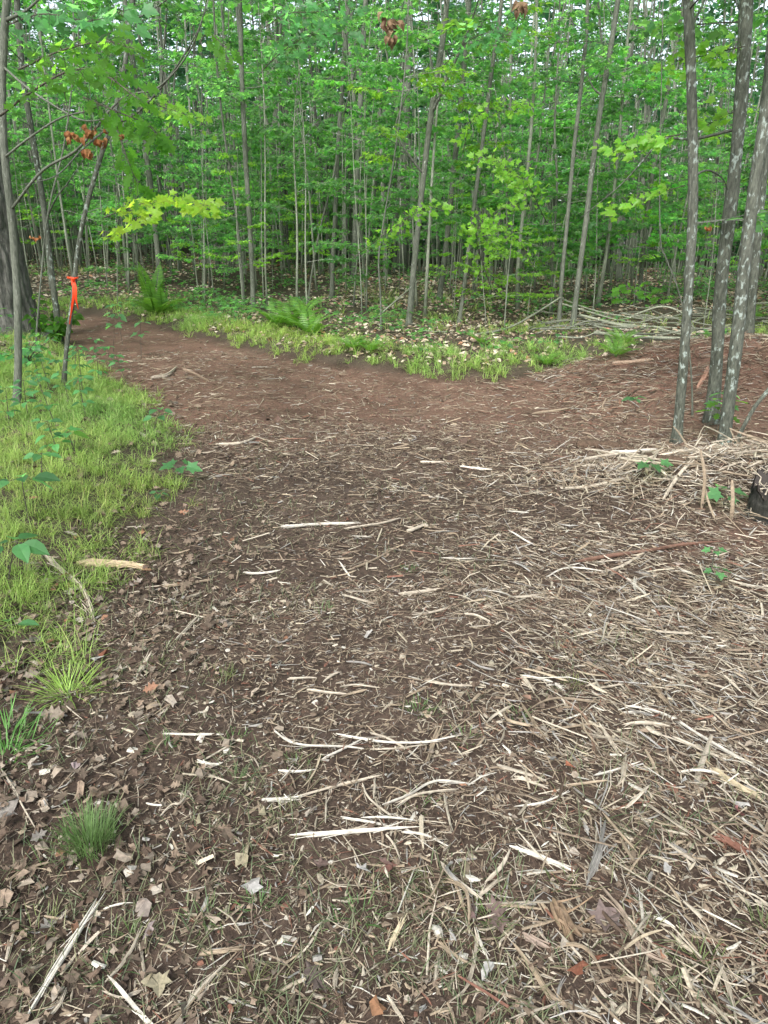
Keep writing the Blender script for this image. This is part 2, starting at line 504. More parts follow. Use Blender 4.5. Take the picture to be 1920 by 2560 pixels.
# ------------------------------------------------------------------ the ground sheet
def redness(x, y):
    """how much fresh red-brown subsoil shows"""
    s = sdist(x, y)
    f = sstep(4.6, 7.6, y + 1.2 * (fbm(x * .5, y * .5, 61) - .5)) * sstep(.25, -.25, s)
    f = np.maximum(f, .8 * np.exp(-((x - 2.35) ** 2 / .7 + (y - 3.75) ** 2 / .12)))
    return f
def soil_colour(x, y):
    s = sdist(x, y)[:, None]
    r = redness(x, y)[:, None]
    n = fbm(x * 2.2, y * 2.2, 71)[:, None]
    dark = np.array([.064, .046, .036]); red = np.array([.135, .082, .062])
    c = dark * (1 - r) + red * r
    forest = np.array([.066, .054, .040])
    c = c * (1 - sstep(0, .4, s)) + forest * sstep(0, .4, s)
    return c * (.8 + .45 * n)

def build_ground():
    th = np.concatenate([np.linspace(-50, 50, 330), np.linspace(50, 310, 50)[1:-1]])
    th = np.radians(90 - th)
    rr = np.concatenate([.25 * 1.0135 ** np.arange(0, 345), .25 * 1.0135 ** 345 * 1.09 ** np.arange(0, 42)])
    X = rr[:, None] * np.cos(th)[None]; Y = rr[:, None] * np.sin(th)[None]
    Z = height(X, Y)
    n, k = X.shape
    V = np.stack([X, Y, Z], -1).reshape(-1, 3)
    C = soil_colour(V[:, 0], V[:, 1])
    i = np.arange(n - 1)[:, None] * k; j = np.arange(k)[None]; jn = (j + 1) % k
    F = np.stack([i + j, i + k + j, i + k + jn, i + jn], -1).reshape(-1, 4)
    a = Acc(); a.add(V, F, C)
    V0 = np.array([[0, 0, float(height(0., 0.))]]); 
    n0 = a.n
    a.V.append(V0); a.C.append(C[:1]); a.n += 1
    jj = np.arange(k)
    a.F.append(np.stack([np.full(k, n0), jj, (jj + 1) % k], -1)); a.M.append(np.zeros(k))
    obj('ground', a.mesh('ground', [M_GROUND], True), kind='structure')
build_ground()

# ------------------------------------------------------------------ foliage generators
def leaf_cols(n, lo=.65, hi=1.35, yel=.25):
    v = R.uniform(lo, hi, n)[:, None]
    y = R.uniform(0, yel, n)[:, None]
    return v * np.concatenate([1 + y * 1.2, 1 + y * .3, 1 - y], 1)

def spray(acc, P0, dirv, L, size, tmpl, m=0, mt=1, twig=.006, side=True, dens=1.0, col=None):
    """a drooping, nearly level leafy branch: twigs (slot mt) and paired leaves (slot m)"""
    dirv = np.asarray(dirv, float); dirv = dirv / np.linalg.norm(dirv)
    nseg = 5
    t = np.linspace(0, 1, nseg)
    sidev = np.cross([0, 0, 1.], dirv); sidev /= np.linalg.norm(sidev) + 1e-9
    wob = R.normal(0, .05, 2)
    P = P0 + dirv * (t * L)[:, None] + sidev * (np.sin(t * 3) * wob[0] * L)[:, None]
    P[:, 2] += -t ** 2 * L * R.uniform(.0, .22)
    add_tube(acc, P, np.linspace(twig, twig * .3, nseg), 3, (1, 1, 1), mt, cap=False)
    nodes, dirs = [], []
    for tt in np.arange(.25, 1.02, .16):
        k = min(int(tt * (nseg - 1)), nseg - 2); f = tt * (nseg - 1) - k
        p = P[k] * (1 - f) + P[k + 1] * f
        for sg in (-1, 1):
            if side and R.random() < .85:
                l = L * (1.05 - tt) * R.uniform(.4, .75) + size * .6
                a = R.uniform(.6, 1.1) * sg
                d = dirv * math.cos(a) + sidev * math.sin(a); d[2] += R.normal(0, .1)
                q = p + d * l; q[2] -= l * R.uniform(0, .15)
                add_tube(acc, np.array([p, (p + q) / 2 + [0, 0, l * .03], q]), [twig * .5, twig * .4, twig * .2], 3, (1, 1, 1), mt, cap=False)
                kk = max(2, int(l / size * 2.4 * dens))
                for u in np.linspace(.25, 1, kk):
                    nodes.append(p + (q - p) * u); dirs.append(d + sidev * R.normal(0, .9) + dirv * R.normal(0, .7))
            else:
                nodes.append(p); dirs.append(dirv * .4 + sidev * sg)
    nodes.append(P[-1]); dirs.append(dirv)
    N = np.array(nodes); D = np.array(dirs); n = len(N)
    D[:, 2] = R.normal(-.32, .3, n) * np.linalg.norm(D[:, :2], axis=1)
    up = np.tile([0, 0, 1.], (n, 1)) + R.normal(0, .42, (n, 3))
    M = frames(D, up)
    c = leaf_cols(n) if col is None else col(n)
    inst(acc, tmpl[0], tmpl[1], M, N + R.normal(0, size * .15, (n, 3)), R.uniform(.65, 1.15, n) * size, c, m)

def sapling(H, seed_lean, nb, L, size, tmpl, z0=.3, leafm=M_LEAF, bark=M_BARK, r0=.02, wig=.06):
    """trunk mesh and crown mesh of a small understorey tree, base at the origin"""
    n = 10
    t = np.linspace(0, 1, n)
    a = R.uniform(0, 6.28)
    lean = seed_lean
    P = np.stack([lean * H * t ** 1.3 * math.cos(a) + wig * H * .3 * np.sin(t * 7 + a) * t, lean * H * t ** 1.3 * math.sin(a) + wig * H * .3 * np.cos(t * 5 + a) * t, t * H], -1)
    A = Acc(); add_tube(A, P, r0 * (1 - .85 * t), 6, lump=.08, seed=int(a * 10))
    B = Acc()
    for b in range(nb):
        u = z0 + (1 - z0) * (b + R.uniform(0, 1)) / nb
        p = np.array([np.interp(u, t, P[:, i]) for i in range(3)])
        aa = b * 2.4 + R.uniform(-.5, .5)
        l = L * (1.15 - u) ** .6 * R.uniform(.6, 1.15)
        spray(B, p, [math.cos(aa), math.sin(aa), R.uniform(.05, .5)], l, size, tmpl, twig=max(.004, r0 * .25))
    return A.mesh('trunk', [bark], True), B.mesh('crown', [leafm, bark])

def canopy(H, r0, zc, nb, L, size, tmpl, perb=5, leafm=M_LEAF, bark=M_BARK_F, lower=0):
    n = 14
    t = np.linspace(0, 1, n)
    a = R.uniform(0, 6.28); ln = R.uniform(0, .05)
    P = np.stack([ln * H * t * math.cos(a) + .06 * np.sin(t * 9 + a), ln * H * t * math.sin(a) + .06 * np.cos(t * 7 + a), t * H], -1)
    P[0, :2] = P[0, :2] * 0
    A = Acc(); rad = r0 * (1 - .8 * t); rad[0] *= 1.35
    add_tube(A, P, rad, 8, lump=.06, seed=int(a * 10))
    B = Acc()
    for b in range(nb + lower):
        low = b >= nb
        u = zc + (1 - zc) * (b + R.random()) / nb if not low else R.uniform(.1, zc)
        u = min(u, .99)
        p = np.array([np.interp(u, t, P[:, i]) for i in range(3)])
        aa = b * 2.4 + R.uniform(-.6, .6)
        l = (L * (1.2 - u) ** .5 * R.uniform(.6, 1.1)) * (.55 if low else 1)
        el = R.uniform(.2, .9) if not low else R.uniform(-.1, .5)
        d = np.array([math.cos(aa), math.sin(aa), el]); d /= np.linalg.norm(d)
        tt = np.linspace(0, 1, 5)
        Q = p + d * (tt * l)[:, None]; Q[:, 2] -= tt ** 2 * l * .15
        add_tube(A if not low else B, Q, np.linspace(r0 * (.28 if not low else .14), .006, 5), 4, m=0 if not low else 1, cap=False)
        for s in range(perb if not low else 3):
            f = R.uniform(.3, 1.0); k = min(int(f * 4), 3); q = Q[k] + (Q[k + 1] - Q[k]) * (f * 4 - k)
            a2 = aa + R.uniform(-1.4, 1.4)
            spray(B, q, [math.cos(a2), math.sin(a2), R.uniform(-.1, .5)], R.uniform(.5, 1.1) * L * .33, size, tmpl, twig=.008)
    return A.mesh('trunk', [bark], True), B.mesh('crown', [leafm, bark])

def thing_tree(name, parts, loc, rz=0, sc=1.0, label=None, cat='tree', group=None, scz=None):
    e = bpy.data.objects.new(name, None); COL.objects.link(e)
    e.empty_display_size = .1
    e.location = loc; e.rotation_euler = (0, 0, rz); e.scale = (sc, sc, scz or sc)
    tag(e, None, label, cat, group)
    for pn, me in parts:
        obj(pn, me, e)
    return e

def gz(x, y): return float(height(x, y))

# ------------------------------------------------------------------ trees seen one by one
TRB = []
def crown_top(acc, top, spread, nspr, size, L, tmpl=KITE):
    for s in range(nspr):
        v = R.normal(0, 1, 3) * [spread, spread, spread * .55]
        a = R.uniform(0, 6.28)
        spray(acc, np.array(top) + v, [math.cos(a), math.sin(a), R.uniform(-.2, .3)], L * R.uniform(.7, 1.2), size, tmpl, twig=.01)

def traced_tree(name, px, wpx, label, cat='tree', Y=None, top=10.0, bark=M_BARK, boughs=(), leafm=M_LEAF, sides=10, group=None,
                crown=(1.3, 8, .12), taper=.55, lump=.07, limbs=(), lsize=.1, tm=MAPLE5):
    """px: display pixels from the foot up; wpx: width there"""
    base = hit(*px[0]) if Y is None else None
    if Y is None: Y = base[1]
    pts = [atY(x, y, Y) for x, y in px]
    b = pts[0].copy(); b[2] = gz(b[0], b[1]) - .04
    pts[0] = b
    # carry the stem on above the picture
    d = pts[-1] - pts[-2]; d /= np.linalg.norm(d); d = d * .5 + np.array([0, 0, .5]); d /= np.linalg.norm(d)
    vis = pts[-1][2]
    k = 0
    while pts[-1][2] < top and k < 20:
        pts.append(pts[-1] + d * 1.6 + np.array([R.normal(0, .06), R.normal(0, .06), 0])); k += 1
    P = spline(pts, max(24, 4 * len(pts)))
    r = (.82 if wpx > 30 else .78) * wpx * K / FPX * (Y * cp + (CAM_H - b[2]) * sp_) / 2
    zt = np.clip((P[:, 2] - b[2]) / (top + .5), 0, 1)
    rad = r * (1 - taper * zt); rad[0] *= 1.7; rad[1] *= 1.22; rad[2] *= 1.06
    loc = P[0].copy(); loc[2] += .04
    A = Acc(); add_tube(A, P - loc, rad, sides, lump=lump, seed=int(px[0][0]))
    TRB.append(b[0] / b[1])
    parts = [('trunk', A.mesh('trunk', [bark], True))]
    for lb in limbs:      # limbs traced in the picture: (pixels, width at foot, plane distance offset at the tip)
        lpx, lw = lb[0], lb[1]; dy = lb[2] if len(lb) > 2 else 0
        q = np.array([atY(x, y, Y + dy * i / max(1, len(lpx) - 1)) for i, (x, y) in enumerate(lpx)])
        j = int(np.argmin(np.linalg.norm(P - q[0], axis=1))); q[0] = P[j]
        Q = spline(q, 5 * len(q))
        rr = lw * K / FPX * Y / 2
        S = Acc(); add_tube(S, Q - loc, np.linspace(rr, rr * .3, len(Q)), 6, lump=.06, seed=3)
        parts.append(('limb', S.mesh('limb', [bark], True)))
    B = Acc()
    for (x, y, L, ang, dy) in boughs:      # leafy boughs that show: display pixel of their root side, length, direction
        p = atY(x, y, Y)
        j = int(np.argmin(np.abs(P[:, 2] - p[2])))
        q = P[j] - loc
        spray(B, q, [math.cos(ang), math.sin(ang), .15], L, lsize, tm, twig=.008)
    if crown:
        crown_top(B, P[-1] - loc, crown[0], crown[1], crown[2] * 1.5, 1.1)
        mid = P[int(len(P) * .8)] - loc
        crown_top(B, mid, crown[0] * .9, crown[1] // 2, crown[2] * 1.5, 1.0)
    if B.n: parts.append(('crown', B.mesh('crown', [leafm, bark])))
    return thing_tree(name, parts, loc, label=label, cat=cat, group=group)

E, W_, S_, N_ = 0, math.pi, -math.pi / 2, math.pi / 2
rb = lambda n, x, ys, L=.9: [(x, R.uniform(*ys), L * R.uniform(.6, 1.2), R.uniform(0, 6.28), 0) for _ in range(n)]

traced_tree('lichened_tree', [(1462, 955), (1470, 860), (1479, 750), (1489, 600), (1497, 430), (1494, 200), (1487, 0), (1484, -150)], 25,
            'slim dark lichen-flecked trunk, leftmost of the clump at the right of the clearing', bark=M_BARK_L, sides=20, lump=.11, taper=.3, crown=(1.2, 6, .11),
            limbs=[([(1498, 372), (1530, 368), (1560, 385), (1572, 410)], 5, .3), ([(1484, 60), (1520, 5), (1545, -60)], 6, .2)], boughs=rb(2, 1490, (-100, 80), .8))
traced_tree('lichened_tree', [(1537, 915), (1548, 780), (1557, 620), (1574, 480), (1590, 340), (1602, 200), (1610, 60), (1618, -120)], 31,
            'thicker dark trunk with pale lichen, middle one of the right-hand clump', bark=M_BARK_L, sides=20, lump=.11, taper=.3, crown=(1.3, 7, .11),
            limbs=[([(1598, 262), (1500, 300), (1430, 300), (1395, 340), (1340, 400), (1255, 470)], 6, .5), ([(1615, 40), (1580, -20), (1540, -90)], 8, .3)], boughs=rb(2, 1600, (-100, 50), .8))
traced_tree('lichened_tree', [(1563, 972), (1573, 880), (1590, 750), (1604, 610), (1622, 460), (1642, 330), (1662, 190), (1680, 0)], 31,
            'trunk most blotched with white lichen, nearest of the right-hand clump', bark=M_BARK_L, sides=20, lump=.11, taper=.3, crown=(1.3, 7, .11))
traced_tree('lichened_tree', [(1612, 770), (1628, 600), (1642, 440), (1662, 250), (1690, 0)], 24,
            'grey trunk standing behind the white-blotched one, at the edge of the mound', bark=M_BARK_L, taper=.3, Y=8.9)
traced_tree('leaning_sapling', [(1585, 968), (1602, 930), (1630, 880), (1668, 830), (1720, 740), (1760, 640)], 11,
            'crooked dark sapling leaning sharply away to the right beside the lichened trunks', cat='sapling', bark=M_BARK_L, top=3.2, crown=(.4, 3, .09))
traced_tree('thin_sapling', [(1497, 900), (1494, 820), (1482, 700), (1460, 610), (1440, 560), (1425, 480)], 5,
            'whip-thin bowed sapling between the first two lichened trunks', cat='sapling', top=2.2, crown=(.3, 2, .09))
traced_tree('maple_tree', [(35, 875), (39, 780), (37, 640), (28, 500), (10, 340), (4, 200), (10, 60), (14, -100)], 20,
            'smooth grey trunk with white-patched foot, in the grass left of the ribbon', bark=M_BARK, taper=.25, crown=(1.3, 6, .11),
            limbs=[([(8, 345), (60, 300), (130, 255), (200, 235), (270, 190)], 5, -1.0), ([(10, 160), (60, 190), (120, 230), (180, 260), (240, 255)], 5, -.6),
                   ([(12, 60), (60, 20), (110, -30)], 8, -.3), ([(20, 440), (90, 370), (170, 320), (260, 215), (340, 190), (410, 110), (450, 0)], 6, -1.2)])
traced_tree('maple_tree', [(118, 655), (110, 580), (100, 490), (84, 380), (66, 270), (50, 170), (40, 60), (30, -80)], 16,
            'dark leaning trunk rising out of the leafy bush behind the orange ribbon', Y=11.8, bark=M_BARK_L, taper=.25, boughs=rb(3, 50, (0, 300), 1.3),
            limbs=[([(100, 490), (120, 430), (150, 390), (190, 330)], 4, -1)])
ribbon_tree = traced_tree('ribbon_tree', [(136, 830), (143, 760), (150, 700), (158, 640), (168, 540), (186, 450), (214, 350), (243, 260), (268, 150), (284, 20), (292, -90)], 12.5,
            'slim mottled tree with orange ribbon tied round it, at the left bend of the path', bark=M_BARK_L, taper=.25, crown=(1.2, 6, .11), leafm=M_LEAF,
            limbs=[([(240, 275), (300, 240), (370, 160), (430, 60), (450, -20)], 5, -.8), ([(284, 50), (330, 20), (380, -15)], 4.5, -.5),
                   ([(243, 262), (180, 320), (120, 380), (40, 400)], 4.5, -.8)])
traced_tree('birch_sapling', [(76, 760), (80, 700), (88, 610), (98, 500), (112, 420), (135, 330), (150, 230), (160, 100)], 5.5,
            'very thin whitish stem between the big oak and the ribbon tree', cat='sapling', top=5, crown=(.6, 4, .1))
traced_tree('maple_tree', [(346, 612), (338, 520), (328, 420), (312, 300), (292, 170), (272, 20), (255, -90)], 15,
            'dark straight trunk standing right behind the tall fern', Y=20, taper=.25, boughs=rb(7, 320, (0, 330), 1.8), crown=(1.6, 8, .13))
traced_tree('maple_tree', [(547, 672), (545, 590), (538, 460), (530, 330), (523, 180), (519, 40), (516, -90)], 13.5,
            'tall pale grey trunk, first one right of the fern at the grass bank', Y=15.5, taper=.25, boughs=rb(6, 525, (0, 250), 1.5), crown=(1.5, 8, .13))
traced_tree('thin_sapling', [(527, 652), (520, 560), (508, 440), (486, 300), (470, 160), (462, 20)], 7.5,
            'thin leaning stem just left of the tall pale grey trunk', cat='sapling', Y=16.5, top=8, boughs=rb(6, 480, (0, 330), 1.2))
traced_tree('maple_tree', [(717, 655), (719, 560), (725, 440), (730, 320), (738, 200), (750, 60), (756, -60)], 12,
            'slim straight trunk rising above the fern clump on the bank', Y=17.5, taper=.25, boughs=rb(6, 735, (0, 280), 1.5), crown=(1.5, 8, .13))
traced_tree('maple_tree', [(765, 640), (766, 540), (769, 420), (776, 270), (783, 120), (792, -30)], 15,
            'broad shaded trunk right of the slim one, deeper in the wood', Y=24, taper=.25, boughs=rb(6, 780, (0, 280), 1.8), crown=(1.8, 8, .15))
traced_tree('maple_tree', [(618, 600), (614, 500), (607, 400), (598, 260), (585, 120), (570, -30)], 13,
            'leaning grey trunk deep in the wood between the fern and the bank clump', Y=30, taper=.25, boughs=rb(6, 600, (0, 280), 1.8), crown=(1.8, 8, .15))
traced_tree('maple_tree', [(882, 722), (888, 640), (900, 520), (915, 380), (928, 270), (946, 150), (960, 60), (968, -60)], 16,
            'grey forked trunk leaning right from the end of the grassy bank', Y=13.0, taper=.3, boughs=rb(7, 940, (0, 300), 1.5), crown=(1.5, 8, .13),
            limbs=[([(905, 385), (880, 330), (855, 280), (870, 225), (885, 195)], 5, -.5), ([(930, 235), (975, 150), (1010, 70), (1040, -20)], 7, -.5)])
traced_tree('maple_tree', [(948, 672), (955, 600), (968, 490), (982, 350), (994, 240), (1006, 110), (1016, -40)], 15,
            'tall pale trunk just right of the forked one', Y=17.5, taper=.25, boughs=rb(6, 1000, (0, 300), 1.5), crown=(1.5, 8, .13))
traced_tree('maple_tree', [(990, 712), (1000, 640), (1012, 540), (1030, 400), (1046, 280), (1064, 140), (1084, 0)], 11,
            'slender trunk whose foot stands in leaf litter left of the fallen pole', Y=13.6, taper=.25, boughs=rb(6, 1040, (0, 350), 1.2), crown=(1.4, 7, .13), leafm=M_LEAF_Y)
traced_tree('maple_tree', [(1236, 718), (1247, 620), (1263, 500), (1280, 360), (1298, 230), (1318, 110), (1335, 0), (1345, -70)], 14.5,
            'smooth pale grey trunk leaning right, in front of the brush pile', Y=13.0, taper=.2, boughs=rb(3, 1300, (-50, 150), 1.2), crown=(1.4, 7, .13),
            limbs=[([(1300, 210), (1282, 190), (1268, 160)], 5, 0)])
traced_tree('maple_tree', [(1207, 705), (1214, 600), (1228, 450), (1240, 320), (1254, 200), (1266, 80), (1272, -40)], 11,
            'narrower trunk standing close to the left of the smooth leaning one', Y=13.2, taper=.25, boughs=rb(4, 1250, (-50, 200), 1.2), crown=(1.4, 7, .13))
traced_tree('thin_sapling', [(1190, 690), (1194, 560), (1203, 400), (1198, 280), (1206, 120), (1210, -20)], 7,
            'thin wavy stem left of the pair of pale leaning trunks', cat='sapling', Y=15, top=8, boughs=rb(4, 1205, (0, 250), 1.1))
traced_tree('maple_tree', [(1378, 668), (1388, 560), (1400, 440), (1418, 330), (1440, 210), (1462, 90), (1480, -20)], 12,
            'pale trunk rising behind the brush pile, left of the lichened clump', Y=17, taper=.25, boughs=rb(4, 1440, (-50, 200), 1.3), crown=(1.4, 7, .13))
traced_tree('maple_tree', [(868, 560), (872, 440), (876, 300), (880, 160), (884, 20)], 24,
            'thick dark trunk far back behind the forked trunk', Y=30, taper=.25, boughs=rb(4, 880, (-50, 200), 1.5), crown=(1.8, 8, .15))
traced_tree('maple_tree', [(1336, 620), (1338, 520), (1342, 400), (1350, 250), (1362, 60)], 16,
            'dark trunk far back above the right end of the brush pile', Y=26, taper=.25, boughs=rb(4, 1345, (-50, 200), 1.5), crown=(1.8, 8, .15))
traced_tree('thin_sapling', [(823, 728), (822, 640), (818, 560), (830, 470), (850, 350), (866, 230), (880, 80)], 5,
            'thin whitish stem beside the grass at the end of the bank', cat='sapling', Y=12.2, top=7, boughs=rb(6, 850, (100, 480), .9), leafm=M_LEAF_Y)
traced_tree('thin_sapling', [(665, 700), (672, 600), (690, 500), (720, 380), (742, 250), (776, 120), (790, 20)], 5.5,
            'thin pale stem leaning right out of the fern clump', cat='sapling', Y=16, top=8, boughs=rb(4, 740, (0, 250), 1))

# big oak at the left edge
def big_oak():
    c = hit(12, 730); Y = 12.3
    cx = atY(16, 700, Y)[0]
    base = np.array([cx, Y, gz(cx, Y) - .1])
    H = 14; n = 260; sides = 96
    z = np.concatenate([np.linspace(0, 5, 200), np.linspace(5.1, H, 60)])
    a = np.linspace(0, 2 * math.pi, sides, endpoint=False)
    flare = .40 + .22 * np.exp(-z / .35) - .012 * z
    Zg, Ag = np.meshgrid(z, a, indexing='ij')
    # interlacing vertical ridges
    u = Ag / (2 * math.pi) * 26
    warp = 1.1 * (vnoise(Zg * 2.2, np.cos(Ag) * 3 + 5, 5) - .5) + 1.1 * (vnoise(Zg * 1.1, np.sin(Ag) * 3 + 9, 6) - .5)
    rid = np.abs(np.sin((u + warp * 1.6) * math.pi)) ** .7
    rid *= .65 + .35 * vnoise(Zg * 9, u * .7, 8)
    rr = flare[:, None] * (1 + .10 * np.sin(Ag * 5 + 1) * np.exp(-Zg / .5)) + .055 * rid
    lean = -.028 * z
    V = np.stack([rr * np.cos(Ag) + lean[:, None], rr * np.sin(Ag), Zg], -1).reshape(-1, 3)
    cc = (.45 + .75 * rid).reshape(-1, 1) * np.ones(3)
    i = np.arange(n - 1)[:, None] * sides; j = np.arange(sides)[None]; k = (j + 1) % sides
    F = np.stack([i + j, i + k, i + sides + k, i + sides + j], -1).reshape(-1, 4)
    A = Acc(); A.add(V, F, np.ones(3))
    B = Acc(); crown_top(B, (-.3, 0, 12.5), 2.6, 36, .2, 1.6)
    e = thing_tree('oak_tree', [('trunk', A.mesh('trunk', [M_OAK], True)), ('crown', B.mesh('crown', [M_LEAF_D, M_TWIG]))], base,
                   label='massive oak trunk with deeply furrowed bark, half cut off at the left edge')
    for aa, zz, l in ((2.0, 6.5, 3), (-.6, 7.5, 3.4), (3.6, 8.5, 3), (.8, 9.5, 3)):
        Q = np.array([(lean[0] - .02 * zz, 0, zz), (math.cos(aa) * l * .5, math.sin(aa) * l * .5, zz + l * .35), (math.cos(aa) * l, math.sin(aa) * l, zz + l * .55)])
        S = Acc(); add_tube(S, spline(Q, 8), np.linspace(.13, .04, 8), 8)
        obj('limb', S.mesh('limb', [M_OAK], True), e)
big_oak()

# ------------------------------------------------------------------ wood of many trees
KX = []          # occupied spots
def free(x, y, r):
    for (a, b) in KX:
        if (a - x) ** 2 + (b - y) ** 2 < r * r: return False
    KX.append((x, y)); return True

LAND = [(-400, 'the left edge'), (0, 'the big oak'), (170, 'the ribbon tree'), (325, 'the tall fern'), (540, 'the pale grey trunk'), (722, 'the slim trunk'), (767, 'the broad trunk'),
        (905, 'the forked trunk'), (1110, 'the fallen pole'), (1260, 'the leaning trunks'), (1400, 'the brush pile'), (1495, 'the lichened clump'), (1659, 'the right edge')]
PLANTED = []
ORD = ['leftmost', 'second from left', 'third from left', 'fourth from left', 'fifth from left', 'sixth from left', 'seventh from left', 'eighth from left', 'ninth from left', 'tenth from left', 'eleventh from left', 'twelfth from left', 'thirteenth from left']
def label_planted():
    cells = {}
    for e, kind, x, y in PLANTED:
        px = (960 + FPX * x / (y * cp + .3)) / K
        i = max(k for k in range(len(LAND)) if LAND[k][0] <= px or k == 0)
        d = 'near' if y < 20 else ('midway in' if y < 30 else 'far back')
        cells.setdefault((kind, i, d), []).append((px, e))
    for (kind, i, d), L in cells.items():
        L.sort(key=lambda q: q[0])
        t = LK[kind][2]
        where = 'beyond the right edge trunks' if i == len(LAND) - 1 else f'between {LAND[i][1]} and {LAND[i + 1][1][4:]}'
        for k, (px, e) in enumerate(L):
            e['label'] = f'{t} {d}, {where}' + ('' if len(L) == 1 else ', ' + ORD[min(k, len(ORD) - 1)])
            e['group'] = f'{GR[kind]} {where}'

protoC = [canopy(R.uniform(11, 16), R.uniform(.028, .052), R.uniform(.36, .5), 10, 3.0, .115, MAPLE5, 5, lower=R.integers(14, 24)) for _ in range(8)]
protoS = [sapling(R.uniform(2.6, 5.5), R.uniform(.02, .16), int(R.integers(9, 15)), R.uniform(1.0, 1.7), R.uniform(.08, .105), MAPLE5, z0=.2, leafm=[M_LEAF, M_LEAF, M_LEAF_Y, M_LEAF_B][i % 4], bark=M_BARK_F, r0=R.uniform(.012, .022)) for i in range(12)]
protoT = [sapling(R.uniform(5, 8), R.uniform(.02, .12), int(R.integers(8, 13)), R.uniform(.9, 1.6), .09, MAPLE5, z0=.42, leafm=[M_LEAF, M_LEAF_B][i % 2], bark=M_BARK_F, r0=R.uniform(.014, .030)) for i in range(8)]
LK = {'C': ('forest_tree', 'tree', 'slim forest tree'),
      'T': ('pole_sapling', 'sapling', 'thin pole sapling'),
      'S': ('maple_sapling', 'sapling', 'low tiered sapling')}
GR = {'C': 'slender forest trees', 'T': 'thin pole saplings', 'S': 'leafy understorey saplings'}
def plant(kind, x, y):
    pr = {'C': protoC, 'T': protoT, 'S': protoS}[kind]
    mt = pr[int(R.integers(len(pr)))]
    nm, cat, txt = LK[kind]
    s = R.uniform(.85, 1.2)
    e = thing_tree(nm, [('trunk', mt[0]), ('crown', mt[1])], (x, y, gz(x, y) - .03), R.uniform(0, 6.28), s, None, cat, None, scz=s * R.uniform(.9, 1.1))
    PLANTED.append((e, kind, x, y))
    return e
def scatter(kind, n, y0, y1, r, hw=.66, p=1.0):
    k = tries = 0
    while k < n and tries < n * 40:
        tries += 1
        y = y0 + (y1 - y0) * R.random() ** p
        x = R.uniform(-hw, hw) * y
        if y < 15.5 and x > 1.5 and kind != 'S': continue
        if sdist(np.array([x]), np.array([y]))[0] < 1.6: continue
        if x > 2 and y < 13.5: continue
        if y < 12.5 : continue
        if kind != 'S' and y < 24 and min(abs(x / y - t) for t in TRB) < (.022 if kind == 'C' else .010): continue
        if not free(x, y, r): continue
        plant(kind, x, y); k += 1
scatter('C', 105, 15, 58, 1.3)
scatter('C', 8, 13.5, 16, 1.5, .9)
scatter('T', 270, 13.5, 42, .35)
scatter('S', 135, 14, 36, .45)
# trees that frame the clearing, outside the picture
for x, y in [(-7.5, 6), (-8.5, 2), (-10, 9), (-12, 12.5), (8.5, 6.5), (9.5, 2.5), (10, 11), (7.5, 12), (12, 8), (-6.5, -4), (7, -5), (-3, -9), (3.5, -10), (12, 14)]:
    e = plant('C', x, y); PLANTED.pop()
    tag(e, None, 'tall forest tree standing beside the clearing, out of view', None, 'trees beside the clearing')
label_planted()

# the wood beyond, one mass
def far_woods():
    A = Acc()
    for _ in range(2200):
        y = R.uniform(24, 78); x = R.uniform(-.75, .75) * y
        z = gz(x, y) - .1; r = R.uniform(.012, .06); H = R.uniform(4, 14)
        ln = R.normal(0, .10)
        add_tube(A, np.array([(x, y, z), (x + ln * H * .4, y, z + H * .5), (x + ln * H, y, z + H)]), [r, r * .8, r * .4], 4, np.ones(3) * R.uniform(.3, .85), 1, cap=False)  # stem tint lowered, standing in for shade deep in the wood
    n = 10500
    y = 32 + 56 * R.random(n) ** .9; x = R.uniform(-.85, .85, n) * y
    z = height(x, y) + R.uniform(.1, 1, n) * R.choice([4.0, 12.0, 26.0], n, p=[.27, .30, .43]) * np.where(R.random(n) < .85, 1, .6)
    k = ~((x / y > .12) & (x / y < .45) & (z / y > .19) & (R.random(n) < .5)); x, y, z = x[k], y[k], z[k]; n = len(x)
    q = 22
    P = np.repeat(np.stack([x, y, z], -1), q, 0) + R.normal(0, 1, (n * q, 3)) * [.8, .8, .22]
    a = R.uniform(0, 6.28, n * q)
    D = np.stack([np.cos(a), np.sin(a), R.normal(-.15, .25, n * q)], -1)
    M = frames(D, np.tile([0, 0, 1.], (n * q, 1)) + R.normal(0, .3, (n * q, 3)))
    c = leaf_cols(n * q) * np.repeat(R.uniform(.7, 1.3, n), q)[:, None]
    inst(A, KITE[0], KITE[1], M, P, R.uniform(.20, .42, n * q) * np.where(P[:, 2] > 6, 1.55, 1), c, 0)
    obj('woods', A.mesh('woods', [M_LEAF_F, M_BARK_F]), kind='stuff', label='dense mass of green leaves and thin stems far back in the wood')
far_woods()

